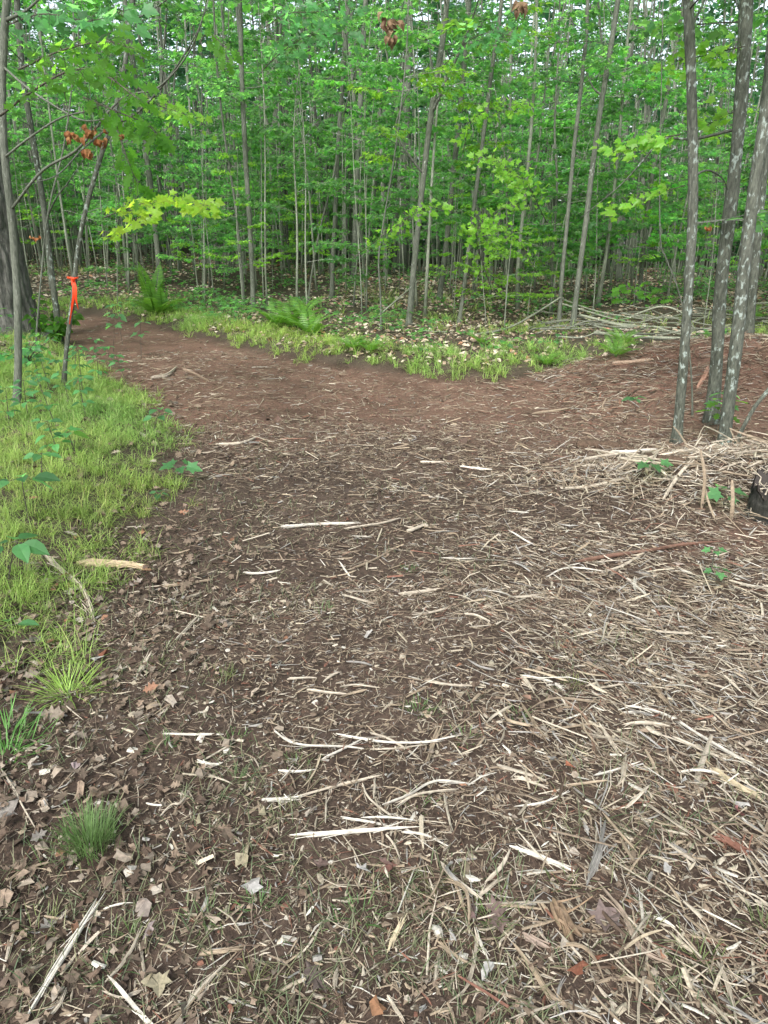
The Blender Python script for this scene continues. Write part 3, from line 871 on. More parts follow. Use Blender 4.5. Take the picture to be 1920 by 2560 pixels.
# ------------------------------------------------------------------ orange ribbon
def ribbon():
    Y = ribbon_tree.location.y - .07
    def strip(px, w, dy=0):
        q = spline(np.array([atY(x, y, Y - dy * i) for i, (x, y) in enumerate(px)]), 18)
        sv = np.array([1, .35, 0]) * w / 2
        tw = np.linspace(0, 1.6, 18)
        V = []
        for off in (-.0006, .0006):
            for i in range(18):
                s = np.array([math.cos(tw[i]) * w / 2, math.sin(tw[i]) * w / 3, .003 * math.sin(i)])
                V += [q[i] - s + [0, off, 0], q[i] + s + [0, off, 0]]
        V = np.array(V); F = []
        for b in (0, 36):
            F += [[b + 2 * i, b + 2 * i + 1, b + 2 * i + 3, b + 2 * i + 2] for i in range(17)]
        return V, np.array(F)
    o = strip([(157, 605), (163, 625), (163, 645), (168, 667)], .034, .004)
    A = Acc(); A.add(*o)
    loc = atY(157, 603, Y)
    e = bpy.data.objects.new('flagging_ribbon', None); COL.objects.link(e); e.location = loc
    tag(e, None, 'bright orange plastic ribbon knotted round the slim mottled tree', 'ribbon')
    for s, nm in (([(158, 604), (163, 625), (164, 645), (169, 668)], 'tail'), ([(156, 604), (160, 630), (155, 665), (150, 700)], 'tail')):
        V, F = strip(s, .030, .01); A = Acc(); A.add(V - loc, F); obj(nm, A.mesh(nm, [M_RIBBON]), e)
    A = Acc()
    t = np.linspace(0, 2 * math.pi, 20)
    c = atY(157, 600, ribbon_tree.location.y)
    P = np.stack([c[0] + .046 * np.cos(t), c[1] + .046 * np.sin(t), c[2] + .004 * np.sin(2 * t)], -1)
    add_tube(A, P - loc, .009, 6); add_tube(A, np.array([atY(155, 603, Y - .01), atY(160, 601, Y - .02), atY(158, 607, Y - .01)]) - loc, .012, 6)
    obj('knot', A.mesh('knot', [M_RIBBON], True), e)
ribbon()

# ------------------------------------------------------------------ near leafy boughs with leaves one by one
def leaf_mesh(tm, m, c=(1, 1, 1), curl=0.0):
    V = tm[0].copy()
    if curl: V[:, 2] += curl * np.sin(V[:, 0] * 3) * .5 + curl * V[:, 1] ** 2 * 2
    return Acc().add(V, tm[1], c).mesh('leaf', [m])
LM = [leaf_mesh(MAPLE, M_LEAF_Y, (R.uniform(.9, 1.3), R.uniform(.95, 1.2), .8)) for _ in range(4)]
LM_LIT = [leaf_mesh(MAPLE, M_LEAF_Y, (R.uniform(1.4, 1.8), R.uniform(1.15, 1.35), .8)) for _ in range(4)]  # tint raised: light falling through a gap is painted into these leaves
LO = [leaf_mesh(OAK, M_LEAF_D, (R.uniform(.8, 1.2),) * 3) for _ in range(4)]
LG = [leaf_mesh(MAPLE, M_LEAF, (R.uniform(.8, 1.3),) * 3) for _ in range(4)]
LV = [leaf_mesh(OVAL, M_LEAF_B, (R.uniform(.8, 1.4),) * 3) for _ in range(4)]
LVY = [leaf_mesh(OVAL, M_LEAF_Y, (.8, .8, .8))]
ORG = [leaf_mesh(OVAL, M_DRY, c, .5) for c in ((.26, .10, .035), (.22, .09, .035), (.30, .15, .06))]
BRN = [leaf_mesh(OVAL, M_DRY, c, .5) for c in ((.20, .13, .075), (.14, .085, .05), (.24, .17, .10))]
def put_leaf(parent, me, p, d, size, up=(0, 0, 1), jit=.25, name='leaf'):
    M = frames(np.array([d], float), np.array([up], float) + R.normal(0, jit, (1, 3)))[0]
    o = obj(name, me, parent)
    from mathutils import Matrix
    m4 = Matrix([[*(M[i] * size), p[i]] for i in range(3)] + [[0, 0, 0, 1]])
    o.matrix_local = m4
    return o
def bough(name, px, Ys, lw, leaves, n, size, label, spreadpx=(14, 10), cat='branch', hang=0.0, bark=M_TWIG):
    """twig traced in the picture, then n single leaves about it"""
    q = np.array([atY(x, y, Ys[0] + (Ys[1] - Ys[0]) * i / (len(px) - 1)) for i, (x, y) in enumerate(px)])
    Q = spline(q, 6 * len(q)); loc = Q[0]
    e = bpy.data.objects.new(name, None); COL.objects.link(e); e.location = loc
    tag(e, None, label, cat)
    A = Acc(); add_tube(A, Q - loc, np.linspace(lw, lw * .3, len(Q)), 5)
    for i in range(n):
        f = .12 + .88 * (i + R.random()) / n; k = min(int(f * (len(Q) - 1)), len(Q) - 2)
        b = Q[k]; tg = Q[k + 1] - Q[k]; tg /= np.linalg.norm(tg)
        sd_ = np.cross([0, 0, 1], tg); sd_ /= np.linalg.norm(sd_) + 1e-9
        sg = 1 if i % 2 else -1
        d = tg * R.uniform(.2, .9) + sd_ * sg * R.uniform(.3, 1.1) + np.array([0, 0, R.normal(-.1 - hang, .2)])
        d /= np.linalg.norm(d)
        off = R.uniform(.02, 1) * spreadpx[0] * K / FPX * b[1]
        p = b + d * off + np.array([0, 0, R.normal(0, spreadpx[1] * K / FPX * b[1] * .5)])
        add_tube(A, np.array([b, (b + p) / 2 + [0, 0, .01], p]) - loc, [lw * .3, lw * .25, lw * .15], 3, cap=False)
        put_leaf(e, leaves[i % len(leaves)], p - loc, d + np.array([0, 0, -hang]), size * R.uniform(.75, 1.3), up=(R.normal(0, .3), -.9, .55), jit=.3)
    obj('twig', A.mesh('twig', [bark], True), e)
    return e
bough('maple_branch', [(225, 470), (290, 445), (350, 432), (400, 440), (455, 445)], (8.0, 6.6), .006, LM_LIT, 90, .085,
      'low maple bough of glowing yellow-green leaves hanging over the grass bank', (20, 12))
bough('maple_branch', [(210, 500), (260, 500), (300, 470), (330, 462)], (8.0, 6.8), .005, LM_LIT, 34, .085,
      'small yellow-green maple twig just under the long glowing bough', (16, 10))
bough('oak_branch', [(0, 250), (80, 190), (160, 150), (230, 165), (300, 215)], (5.4, 4.6), .008, LO, 75, .092,
      'broad dark green oak bough reaching in from the upper left', (34, 22))
bough('oak_branch', [(40, 150), (130, 110), (220, 90), (290, 105)], (5.8, 5.2), .007, LO, 62, .096,
      'oak bough with pale green leaves, higher up behind the dark oak bough', (36, 24))
bough('oak_branch', [(180, 210), (250, 240), (310, 265), (340, 290)], (5.2, 4.7), .006, LO, 42, .096,
      'drooping oak spray with large toothed leaves near the ribbon tree', (26, 22), hang=.35)
bough('oak_branch', [(250, 270), (270, 330), (285, 370), (300, 400)], (5.6, 5.3), .005, LO, 25, .088,
      'hanging oak tip below the drooping spray, dark against the wood', (20, 16), hang=.5)
bough('maple_branch', [(0, 60), (90, 30), (190, 45), (280, 20)], (7, 6), .006, LG, 59, 0.107,
      'green maple bough crossing the very top left of the view', (40, 24))
bough('maple_branch', [(300, 190), (340, 225), (380, 240), (440, 260)], (8, 7.4), .005, LM, 57, 0.070,
      'yellow-green maple tier left of the tall pale grey trunk', (30, 16))
bough('maple_branch', [(430, 95), (450, 70), (480, 95), (500, 110)], (7.5, 7.2), .005, LO, 27, .096,
      'dark drooping leaf cluster hanging left of the tall grey trunk top', (26, 22), hang=.5)
bough('maple_branch', [(1470, 290), (1420, 300), (1370, 320), (1310, 330)], (6, 6.6), .005, LM, 66, 0.068,
      'green maple bough reaching left from the first lichened trunk', (26, 14))
bough('maple_branch', [(1480, 400), (1420, 420), (1360, 445), (1310, 455)], (6.2, 6.6), .004, LM, 49, 0.061,
      'thin drooping maple bough lower on the first lichened trunk', (22, 12))
bough('maple_branch', [(1610, 100), (1560, 110), (1500, 125), (1440, 135)], (6.5, 7), .005, LM, 66, 0.068,
      'yellow-green bough between the two dark lichened trunk tops', (28, 20))
bough('maple_branch', [(1600, 240), (1560, 250), (1525, 270), (1500, 250)], (7, 7.4), .005, LM, 46, 0.072,
      'lighter green spray behind the right-hand trunks, halfway up', (26, 20))
bough('maple_branch', [(1480, 655), (1430, 640), (1380, 625), (1345, 628)], (8.6, 9.2), .006, LO, 46, .10,
      'dark leafy broken bough lying over the brush pile left of the clump', (22, 16))
bough('maple_branch', [(760, 560), (840, 500), (900, 460), (960, 440)], (12, 10.6), .006, LM, 83, 0.079,
      'pale yellow-green tier of leaves crossing the forked trunk', (26, 12))
bough('maple_branch', [(1060, 620), (1030, 520), (1050, 470), (1120, 440)], (11.5, 10.5), .006, LM, 87, 0.079,
      'bright drooping maple tiers between forked trunk and leaning trunk', (34, 18))
bough('maple_branch', [(1160, 590), (1120, 520), (1080, 500), (1020, 490)], (11, 10.5), .005, LM, 72, 0.073,
      'low bright maple twig above the fallen pole', (28, 14))
bough('maple_branch', [(1180, 480), (1140, 400), (1100, 370), (1060, 330)], (12, 10.5), .006, LM, 114, 0.086,
      'broad bright green fan of leaves left of the pale leaning trunks', (44, 20))
bough('maple_branch', [(1000, 330), (1020, 260), (1080, 230), (1140, 225)], (11.6, 10.8), .006, LM, 87, 0.086,
      'upper tier of yellow-green leaves right of the forked trunk', (34, 18))
bough('maple_branch', [(960, 140), (1010, 90), (1060, 70), (1110, 80)], (11.6, 10.8), .006, LG, 87, 0.092,
      'leafy bough near the top right of the forked trunk', (40, 22))
bough('maple_branch', [(560, 160), (600, 120), (660, 80), (740, 70)], (11.6, 10), .006, LG, 98, 0.099,
      'broad green leaves spreading between the two pale trunks at the top', (44, 26))
bough('maple_branch', [(570, 60), (620, 30), (690, 25), (760, 10)], (11, 10), .006, LG, 87, 0.099,
      'topmost green leaf tier right of the tall pale grey trunk', (44, 26))
# withered leaf clusters
def dead(px, Y, n, size, label, spread=12, c=ORG):
    loc = atY(px[0], px[1], Y)
    e = bpy.data.objects.new('withered_leaf_cluster', None); COL.objects.link(e); e.location = loc
    tag(e, None, label, 'dead leaves')
    A = Acc(); add_tube(A, np.array([(0, 0, .25), (.01, 0, .1), (0, 0, 0)]), [.003, .002, .002], 4); obj('twig', A.mesh('twig', [M_TWIG]), e)
    for i in range(n):
        w = spread * K / FPX * Y
        p = R.normal(0, 1, 3) * [w, w * .5, w * .5]
        put_leaf(e, c[i % len(c)], p, (R.normal(0, .5), R.normal(0, .3), -1), size * R.uniform(.7, 1.2), up=(R.normal(0, .6), -1, .2), jit=.5)
dead((150, 288), 5.2, 8, 0.054, 'orange withered leaves, left of the three clusters by the ribbon tree', 9)
dead((198, 283), 5.2, 9, 0.058, 'largest orange withered leaf cluster beside the upper ribbon tree', 11)
dead((218, 300), 5.3, 5, 0.050, 'small orange withered cluster hanging against the ribbon tree', 6)
dead((190, 325), 5.2, 5, 0.054, 'single lower tuft of orange withered leaves near the ribbon tree', 5)
dead((262, 288), 5.4, 4, 0.043, 'tiny orange dead leaf tuft right of the ribbon tree', 4)
dead((838, 45), 9, 9, .12, 'tan withered leaves high above the slim straight trunk', 8, BRN)
dead((848, 78), 9, 6, .10, 'dark brown withered leaves just under the tan cluster', 8, BRN)
dead((1122, 5), 9, 6, .11, 'brown withered leaves at the very top near the tall pale trunk', 6, BRN)
dead((1532, 490), 6, 4, 0.036, 'rusty dead leaf hanging between the lichened trunks', 3)
dead((75, 510), 6.5, 4, 0.043, 'brown curled dead leaves low by the left grey trunk', 6)

# ------------------------------------------------------------------ ferns
def frond(L, el, npin=16, w=.2, arch=1.15):
    """one arching frond along +x: rachis and paired pinnae"""
    A = Acc(); t = np.linspace(0, 1, 9)
    a = el - t * el * arch
    x = np.concatenate([[0], np.cumsum(np.cos(a[:-1]) * L / 8)]); z = np.concatenate([[0], np.cumsum(np.sin(a[:-1]) * L / 8)])
    P = np.stack([x, 0 * x, z], -1)
    add_tube(A, P, np.linspace(.005, .0015, 9), 3, (.6, .7, .5), cap=False)
    u = np.linspace(.16, .99, npin)
    for sg in (-1, 1):
        p = np.stack([np.interp(u, t, P[:, i]) for i in range(3)], -1)
        an = np.interp(u, t, a)
        l = L * w * np.sin(np.clip(u * 1.05, 0, 1) ** .75 * math.pi) ** .7 + .01
        D = np.stack([.35 * np.cos(an), sg * np.ones(npin), .35 * np.sin(an) - .12], -1)
        up = np.stack([-np.sin(an), 0 * an, np.cos(an)], -1)
        tv = np.array([(0, 0, 0), (.25, .09, 0), (.6, .07, 0), (1, 0, -.08), (.6, -.07, 0), (.25, -.09, 0)]); tf = np.array([[0, 1, 2, 3], [0, 3, 4, 5]])
        inst(A, tv, tf, frames(D, up), p, np.stack([l, l * 0 + L * .30 * w / .2, l], -1), leaf_cols(npin, .8, 1.2, .15))
    return A.mesh('frond', [M_FERN])
FR = [frond(1, math.radians(e), 22 if e > 75 else 16, arch=.25 if e > 75 else 1.15) for e in (82, 68, 55, 42)]
def fern(px, label, n, L, hi=True, lo=0, group=None, Y=None):
    p = hit(*px) if Y is None else None
    if p is None: q = atY(px[0], px[1], Y); p = np.array([q[0], Y, gz(q[0], Y)])
    e = bpy.data.objects.new('fern', None); COL.objects.link(e); e.location = p
    tag(e, None, label, 'fern', group)
    for i in range(n):
        o = obj('frond', FR[(0 if hi and i < 5 else 1 + i % 3)], e)
        o.rotation_euler = (0, 0, i * 2.4 + R.uniform(-.3, .3)); s = L * R.uniform(.7, 1.1); o.scale = (s, s, s)
fern((335, 684), 'tall upright light green fern standing alone on the grass bank', 11, 1.05)
fern((352, 680), 'shorter dark fern close against the tall upright fern', 6, .6)
fern((600, 705), 'arching fern, left one of the fern clump on the bank', 8, .8, False)
fern((640, 712), 'low broad fern in the middle of the bank clump', 8, .75, False)
fern((655, 690), 'yellowish fern standing behind the bank clump', 8, .7, False)
fern((670, 725), 'fern at the right end of the bank clump with bowed fronds', 8, .7, False)
fern((760, 755), 'small fern sunk in the pale grass right of the bank clump', 7, .45, False)
fern((800, 762), 'low fern at the lower end of the grass bank by the path', 7, .4, False)
fern((1180, 790), 'small fern in the bright grass left of the mound', 7, .35, False)
fern((1330, 772), 'ragged green fern behind the left foot of the mound', 7, .45, False)
fern((1345, 745), 'fern beside the broken brush behind the mound', 7, .45, False)
fern((1040, 745), 'little fern near the foot of the fallen pole', 6, .35, False)
fern((1610, 700), 'shaded fern behind the lichened trunks', 7, .6, False)

# ------------------------------------------------------------------ fallen wood
def wood_mesh(P, r, c, sides=6, frayed=0, lump=.25, flatz=.6, m=M_WOOD, seed=1, bark=False):
    """torn wood: long strands side by side, parting at the ends"""
    A = Acc(); n = len(P); c = np.array(c)
    T = P[-1] - P[0]; T = T / np.linalg.norm(T); S = np.cross([0, 0, 1.], T); S /= np.linalg.norm(S) + 1e-9
    k = 1 if frayed == 0 else int(np.clip(2 + frayed // 2, 2, 7))
    t = np.linspace(0, 1, n)
    if k == 1:
        rad = r * np.interp(t, [0, .12, .85, 1], [.6, 1, .9, .4])
        add_tube(A, P, rad, sides, c, lump=min(lump, .12), seed=seed, flatz=flatz)
        return A.mesh('wood', [m])
    for i in range(k):
        off = ((i + .5) / k - .5) * 2 * r * .75
        main = i == k // 2
        a0 = 0 if main else R.uniform(0, .35); a1 = 1 if main else R.uniform(.6, 1)
        tt = np.linspace(a0, a1, n)
        Q = np.stack([np.interp(tt, t, P[:, j]) for j in range(3)], -1)
        dv = R.normal(0, 1.6 * r) * (tt - .5) ** 3 * 8 * (0 if main else 1)
        Q = Q + S * (off + dv)[:, None] + np.array([0, 0, 1.]) * (R.uniform(-.2, .35) * r)
        rr = r * (.7 if main else R.uniform(.25, .5)) * (1.6 if k < 4 else 1)
        add_tube(A, Q, rr * np.interp(np.linspace(0, 1, n), [0, .1, .8, 1], [R.uniform(.1, .6), 1, .85, R.uniform(.05, .5)]), 5, c * R.uniform(.75, 1.15), flatz=.55, lump=.08, seed=seed + i)
    for i in range(frayed):
        a = R.uniform(0, .7); tt = np.linspace(a, min(1.0, a + R.uniform(.15, .4)), 5)
        Q = np.stack([np.interp(tt, t, P[:, j]) for j in range(3)], -1) + S * R.normal(0, r * .7)
        w = np.linspace(0, 1, 5)[:, None] ** 1.5
        if R.random() < .5: w = w[::-1]
        Q = Q + S * (R.normal(0, 2.2 * r) * w) + np.array([0, 0, 1.]) * (abs(R.normal(0, 1.0 * r)) * w)
        add_tube(A, Q, np.linspace(r * .16, r * .06, 5), 3, c * R.uniform(.8, 1.2), cap=False)
    return A.mesh('wood', [m])
PALE, WHITE, TAN, BROWN, GREY, RED = (.39, .34, .27), (.49, .46, .40), (.26, .205, .145), (.10, .068, .048), (.26, .245, .225), (.17, .08, .055)
def stick(name, pts, w, c, label, cat='splinter', fr=4, raise_=.012, group=None, arch=0, src=True, m=M_WOOD, flatz=.6, sides=6, lump=.25):
    """pts: picture pixels (or display pixels); w: width in the same pixels; lies on the ground"""
    q = []
    for i, p in enumerate(pts):
        h = hits(p[0], p[1]) if src else hit(p[0], p[1])
        h = h + [0, 0, raise_ + (p[2] if len(p) > 2 else 0)]
        q.append(h)
    q = np.array(q); n = max(8, 5 * len(q))
    Pn = spline(q, n)
    Pn[:, 2] += arch * np.sin(np.linspace(0, math.pi, n))
    d = np.linalg.norm(Pn.mean(0) - [0, 0, CAM_H]); r = w * (1 if src else K) / FPX * d / 2 * 1.1
    gzs = height(Pn[:, 0], Pn[:, 1]) + r * .35
    base = np.poly1d(np.polyfit(np.linspace(0, 1, n), gzs, 2 if arch == 0 else 1))(np.linspace(0, 1, n))
    ex = np.array([p[2] if len(p) > 2 else 0 for p in pts], float)
    Pn[:, 2] = base + max(0, np.percentile(gzs - base, 80)) + .008 + np.interp(np.linspace(0, 1, n), np.linspace(0, 1, len(ex)), ex) + arch * np.sin(np.linspace(0, math.pi, n))
    loc = Pn[0].copy()
    me = wood_mesh(Pn - loc, r, c, fr and 6 or sides, fr, seed=int(R.integers(999)), m=m, flatz=flatz, lump=lump)
    return obj(name, me, loc=loc, label=label, cat=cat, group=group)

WS = 'wood_splinter'
for pts, w, c, lab in [
    ([(66, 2575), (166, 2408), (266, 2246)], 15, WHITE, 'long thick white splinter pointing out of the bottom left corner'),
    ([(110, 2575), (150, 2530), (168, 2482)], 9, PALE, 'short bent splinter right of the thick white one at the bottom left'),
    ([(19, 2215), (75, 2185), (127, 2165)], 8, TAN, 'tan splinter at the left edge below the sedge tuft'),
    ([(0, 1928), (39, 1986), (60, 2030), (89, 2078)], 6, PALE, 'thin bowed twig left of the green sedge tuft'),
    ([(351, 2373), (360, 2430), (370, 2512)], 7, PALE, 'upright-lying pale sliver beside the cream torn leaf'),
    ([(258, 2493), (310, 2506), (362, 2490)], 5, PALE, 'thin curved sliver crossing the foot of the upright pale one'),
    ([(112, 2298), (160, 2312), (205, 2338)], 6, TAN, 'slim stick left of the top of the thick white splinter'),
    ([(260, 2285), (300, 2272), (335, 2264)], 4, WHITE, 'fine fibre branching off the tip of the thick white splinter'),
    ([(448, 2560), (500, 2490), (571, 2412)], 13, PALE, 'frayed bundle of split wood at the bottom, left of centre'),
    ([(425, 2575), (470, 2530), (520, 2470)], 8, TAN, 'tan stick lying against the frayed bundle at the bottom'),
    ([(500, 2400), (560, 2396), (610, 2386)], 12, TAN, 'short fibrous tan piece above the frayed bundle'),
    ([(686, 1839), (740, 1864), (864, 1876), (910, 1882)], 7.5, WHITE, 'white curved splinter starting at the left of the white crossing group'),
    ([(841, 1853), (918, 1862), (987, 1872), (1064, 1868), (1157, 1845)], 7, WHITE, 'longest white bowed splinter of the crossing group in mid foreground'),
    ([(925, 1841), (980, 1866), (1057, 1912)], 6, PALE, 'splinter slanting down to the right across the crossing group'),
    ([(806, 1907), (856, 1882), (914, 1851)], 6, WHITE, 'splinter slanting up to the right in the crossing group'),
    ([(925, 1884), (1000, 1876), (1070, 1874)], 4, PALE, 'thin pale fibre under the longest bowed splinter'),
    ([(1064, 1920), (1085, 1870), (1107, 1816)], 12, TAN, 'broad tan slat standing across the end of the crossing group'),
    ([(696, 1936), (740, 1939), (790, 1938)], 6, WHITE, 'short straight white splinter below the crossing group'),
    ([(655, 2017), (700, 2012), (756, 2003)], 14, WHITE, 'thick white torn end of a splinter in the centre foreground'),
    ([(740, 2006), (856, 1970), (956, 1951)], 8, PALE, 'slender splinter running on from the thick white torn end'),
    ([(956, 2024), (1018, 2001), (1088, 1967), (1184, 1967)], 9, WHITE, 'white S-curved bundle with a fanned right end, centre foreground'),
    ([(990, 2026), (1050, 1992), (1145, 1982)], 7, PALE, 'pale splinter running just under the S-curved bundle'),
    ([(906, 1970), (925, 2009), (983, 2059)], 6, PALE, 'bowed splinter dropping from the left of the S-curved bundle'),
    ([(934, 2010), (938, 1950)], 6, PALE, 'short steep splinter above the S-curved bundle start'),
    ([(814, 2075), (816, 2001)], 5, PALE, 'short splinter pointing straight away, under the thick white torn end'),
    ([(852, 2059), (915, 2066), (980, 2078)], 7, WHITE, 'lower one of two parallel white splinters above the big bowed splinter'),
    ([(902, 2055), (970, 2060), (1041, 2067)], 7, WHITE, 'upper one of two parallel white splinters above the big bowed splinter'),
    ([(725, 2111), (856, 2105), (956, 2086), (1049, 2080)], 12, WHITE, 'big white bowed splinter, widest in the centre foreground'),
    ([(860, 2100), (890, 2086), (925, 2078)], 12, PALE, 'pale wedge of wood leaning on the big white bowed splinter'),
    ([(1003, 2092), (1060, 2100), (1120, 2122)], 7, WHITE, 'white splinter trailing right from the big bowed splinter'),
    ([(964, 2098), (985, 2130), (1002, 2165)], 6, PALE, 'thin splinter dropping away below the big bowed splinter'),
    ([(968, 2389), (990, 2345), (1018, 2296)], 12, (.52, .44, .30), 'flat cream slat in the lower centre'),
    ([(1188, 2257), (1220, 2235), (1253, 2207)], 12, PALE, 'stubby pale piece right of the lower centre, broken square'),
    ([(1182, 2320), (1190, 2285), (1194, 2240)], 5, WHITE, 'thin white fibre below the stubby pale piece'),
    ([(1091, 2365), (1130, 2390), (1180, 2416)], 12, TAN, 'wide tan slab slanting down to the right near the bottom centre'),
    ([(844, 2439), (838, 2465), (836, 2490)], 13, PALE, 'short wide cream chip upright near the bottom centre'),
    ([(838, 2490), (850, 2530), (866, 2565)], 12, BROWN, 'brown bark piece running on below the wide cream chip'),
    ([(968, 2508), (990, 2535), (1012, 2565)], 9, PALE, 'pale stick leaving the bottom edge at centre'),
    ([(1085, 2480), (1090, 2430), (1095, 2405)], 7, PALE, 'small pale stick left of the long tangled twigs at the bottom'),
    ([(1125, 2525), (1170, 2470), (1190, 2380), (1186, 2330)], 8, PALE, 'forked pale twig winding up right of the bottom centre'),
    ([(1190, 2330), (1205, 2380), (1224, 2418)], 7, WHITE, 'white prong of the winding forked twig'),
    ([(1272, 2128), (1350, 2158), (1434, 2196)], 13, WHITE, 'thick straight white splinter ending at the grey frayed bundle'),
    ([(1511, 2070), (1496, 2138), (1480, 2185), (1465, 2227)], 20, GREY, 'stout grey frayed bundle standing across the right foreground'),
    ([(1500, 2180), (1530, 2200), (1545, 2218)], 7, WHITE, 'white fibre fanning right off the grey frayed bundle'),
    ([(1492, 2219), (1558, 2308), (1600, 2389), (1704, 2439)], 12, (.28, .22, .17), 'long bent brown stick running down from the grey frayed bundle'),
    ([(1380, 2261), (1405, 2315), (1434, 2375)], 38, (.20, .14, .09), 'large rotten brown wood chunk in the right foreground'),
    ([(1305, 2350), (1335, 2365), (1372, 2385)], 18, (.26, .20, .16), 'flat grey-brown bark flake left of the rotten chunk'),
    ([(1280, 2377), (1330, 2440), (1380, 2510), (1500, 2575)], 17, TAN, 'long broad bark-edged piece curving to the bottom edge'),
    ([(1385, 2520), (1430, 2530), (1500, 2562)], 8, WHITE, 'white curved peel lying along the broad bark-edged piece'),
    ([(1789, 2416), (1812, 2480), (1836, 2570)], 11, PALE, 'pale stake-like splinter near the bottom right corner'),
    ([(1615, 2425), (1625, 2480), (1628, 2530)], 12, TAN, 'reddish tan block-ended stick at the bottom right'),
    ([(1593, 2236), (1602, 2290), (1608, 2332)], 7, WHITE, 'slim white splinter pointing away, right of the rotten chunk'),
    ([(1632, 2304), (1660, 2315), (1686, 2332)], 8, WHITE, 'short bright splinter right of the bent brown stick'),
    ([(1789, 2099), (1830, 2125), (1874, 2157)], 20, RED, 'red-brown bark slab near the right edge'),
    ([(1565, 1770), (1600, 1785), (1670, 1800), (1755, 1851), (1935, 1960)], 9, WHITE, 'longest white splinter, running off the right edge'),
    ([(1555, 1790), (1600, 1790), (1640, 1797)], 6, WHITE, 'white fibre tail at the start of the longest splinter'),
    ([(1672, 1627), (1690, 1680), (1716, 1739)], 7, PALE, 'steep pale splinter above the longest white one'),
    ([(1625, 1708), (1650, 1745), (1685, 1790)], 12, TAN, 'wide tan split piece above the longest white splinter'),
    ([(1496, 1820), (1520, 1855), (1550, 1901)], 12, PALE, 'thick bark-edged splinter left of the longest white one'),
    ([(1565, 1893), (1558, 1940), (1554, 1986)], 12, PALE, 'thick upright splinter crossing the slender white one at right'),
    ([(1481, 1951), (1540, 1935), (1600, 1916)], 6, WHITE, 'slender white splinter crossed by a thick upright one'),
    ([(1411, 1762), (1461, 1804), (1478, 1860), (1490, 1908)], 6, (.26, .17, .12), 'dark bowed twig in the right middle foreground'),
    ([(1284, 1955), (1325, 1970), (1369, 1986)], 12, PALE, 'blunt pale splinter at the right centre above the grey bundle'),
    ([(1286, 2030), (1357, 2024), (1423, 1997)], 7, WHITE, 'white splinter curving up to the right above the thick straight one'),
    ([(1697, 1941), (1750, 1944), (1800, 1950)], 6, WHITE, 'short level white splinter under the longest one'),
    ([(1670, 1900), (1685, 1925), (1700, 1945)], 10, PALE, 'pale wedge joining the short level white splinter'),
    ([(1740, 1890), (1790, 1940), (1850, 1980), (1905, 2010)], 15, (.36, .30, .20), 'broad greenish-tan slab below the longest splinter'),
    ([(1790, 1905), (1805, 1960), (1815, 2015)], 6, PALE, 'thin steep splinter crossing the broad greenish slab'),
    ([(1282, 1738), (1320, 1800), (1370, 1870)], 7, TAN, 'tan stick slanting down right of centre'),
    ([(1370, 1836), (1430, 1824), (1500, 1814)], 7, TAN, 'level tan stick left of the thick bark-edged splinter'),
    ([(1300, 1697), (1315, 1715), (1335, 1740)], 10, PALE, 'pale split wedge left of the small grass tuft at right'),
    ([(1300, 1699), (1370, 1712), (1410, 1732)], 6, WHITE, 'white fibre running to the small grass tuft at right'),
    ([(767, 1735), (820, 1742), (871, 1743)], 6, PALE, 'pale curved splinter left in the middle ground'),
    ([(850, 1728), (890, 1720), (950, 1728)], 5, PALE, 'slender bowed splinter next to the pale curved one'),
    ([(718, 1704), (760, 1702), (792, 1703)], 5, PALE, 'short level splinter above the pale curved one'),
    ([(806, 1714), (830, 1700), (852, 1690)], 7, PALE, 'small bundle rising right above the pale curved splinter'),
    ([(1060, 1708), (1120, 1720), (1195, 1727)], 7, PALE, 'long low splinter right of centre in the middle ground'),
    ([(1010, 1760), (1040, 1742), (1070, 1722)], 7, TAN, 'tan splinter rising right beside the long low one'),
    ([(702, 1324), (800, 1317), (902, 1313)], 9, WHITE, 'thick level white splinter left of centre on the brown chips'),
    ([(860, 1330), (950, 1318), (1000, 1306)], 5, PALE, 'thin splinter beyond the right end of the thick level one'),
    ([(1018, 1340), (1045, 1326), (1068, 1315)], 10, PALE, 'short stout pale splinter right of the thick level one'),
    ([(1149, 1172), (1190, 1176), (1230, 1180)], 7, WHITE, 'farthest clean white splinter on the brown chips'),
    ([(1050, 1160), (1080, 1161), (1110, 1159)], 6, PALE, 'pale splinter left of the farthest white one'),
    ([(995, 1496), (1050, 1488), (1099, 1477)], 11, PALE, 'stout pale splinter in the centre of the clearing'),
    ([(879, 1427), (930, 1408), (985, 1378)], 6, TAN, 'tan splinter rising right in the centre of the clearing'),
    ([(608, 1441), (650, 1439), (702, 1436)], 8, WHITE, 'level white splinter on the left of the clearing'),
    ([(1030, 1550), (1070, 1540), (1115, 1526)], 8, PALE, 'pale splinter below the stout one in the centre'),
    ([(1160, 1544), (1190, 1548), (1225, 1560)], 6, PALE, 'small forked splinter right of the centre'),
    ([(440, 1608), (470, 1578), (498, 1550)], 9, PALE, 'pale bundle rising right on the left side of the clearing'),
    ([(405, 1473), (470, 1468), (532, 1457)], 6, TAN, 'ragged tan splinter near the edge of the left grass'),
    ([(468, 1505), (490, 1498), (512, 1486)], 7, PALE, 'short splinter below the ragged tan one'),
    ([(343, 1700), (362, 1668), (382, 1635)], 12, PALE, 'thick pale splinter among the dead leaves at left'),
    ([(405, 1843), (480, 1843), (560, 1845)], 5.5, WHITE, 'straight thin white splinter on dark soil left of centre'),
    ([(494, 1916), (528, 1920), (559, 1921)], 9, WHITE, 'short wide white chip over a little grass tuft'),
    ([(401, 2055), (430, 2030), (455, 2020), (486, 1974)], 7, PALE, 'crooked pale splinter on dark soil left of centre'),
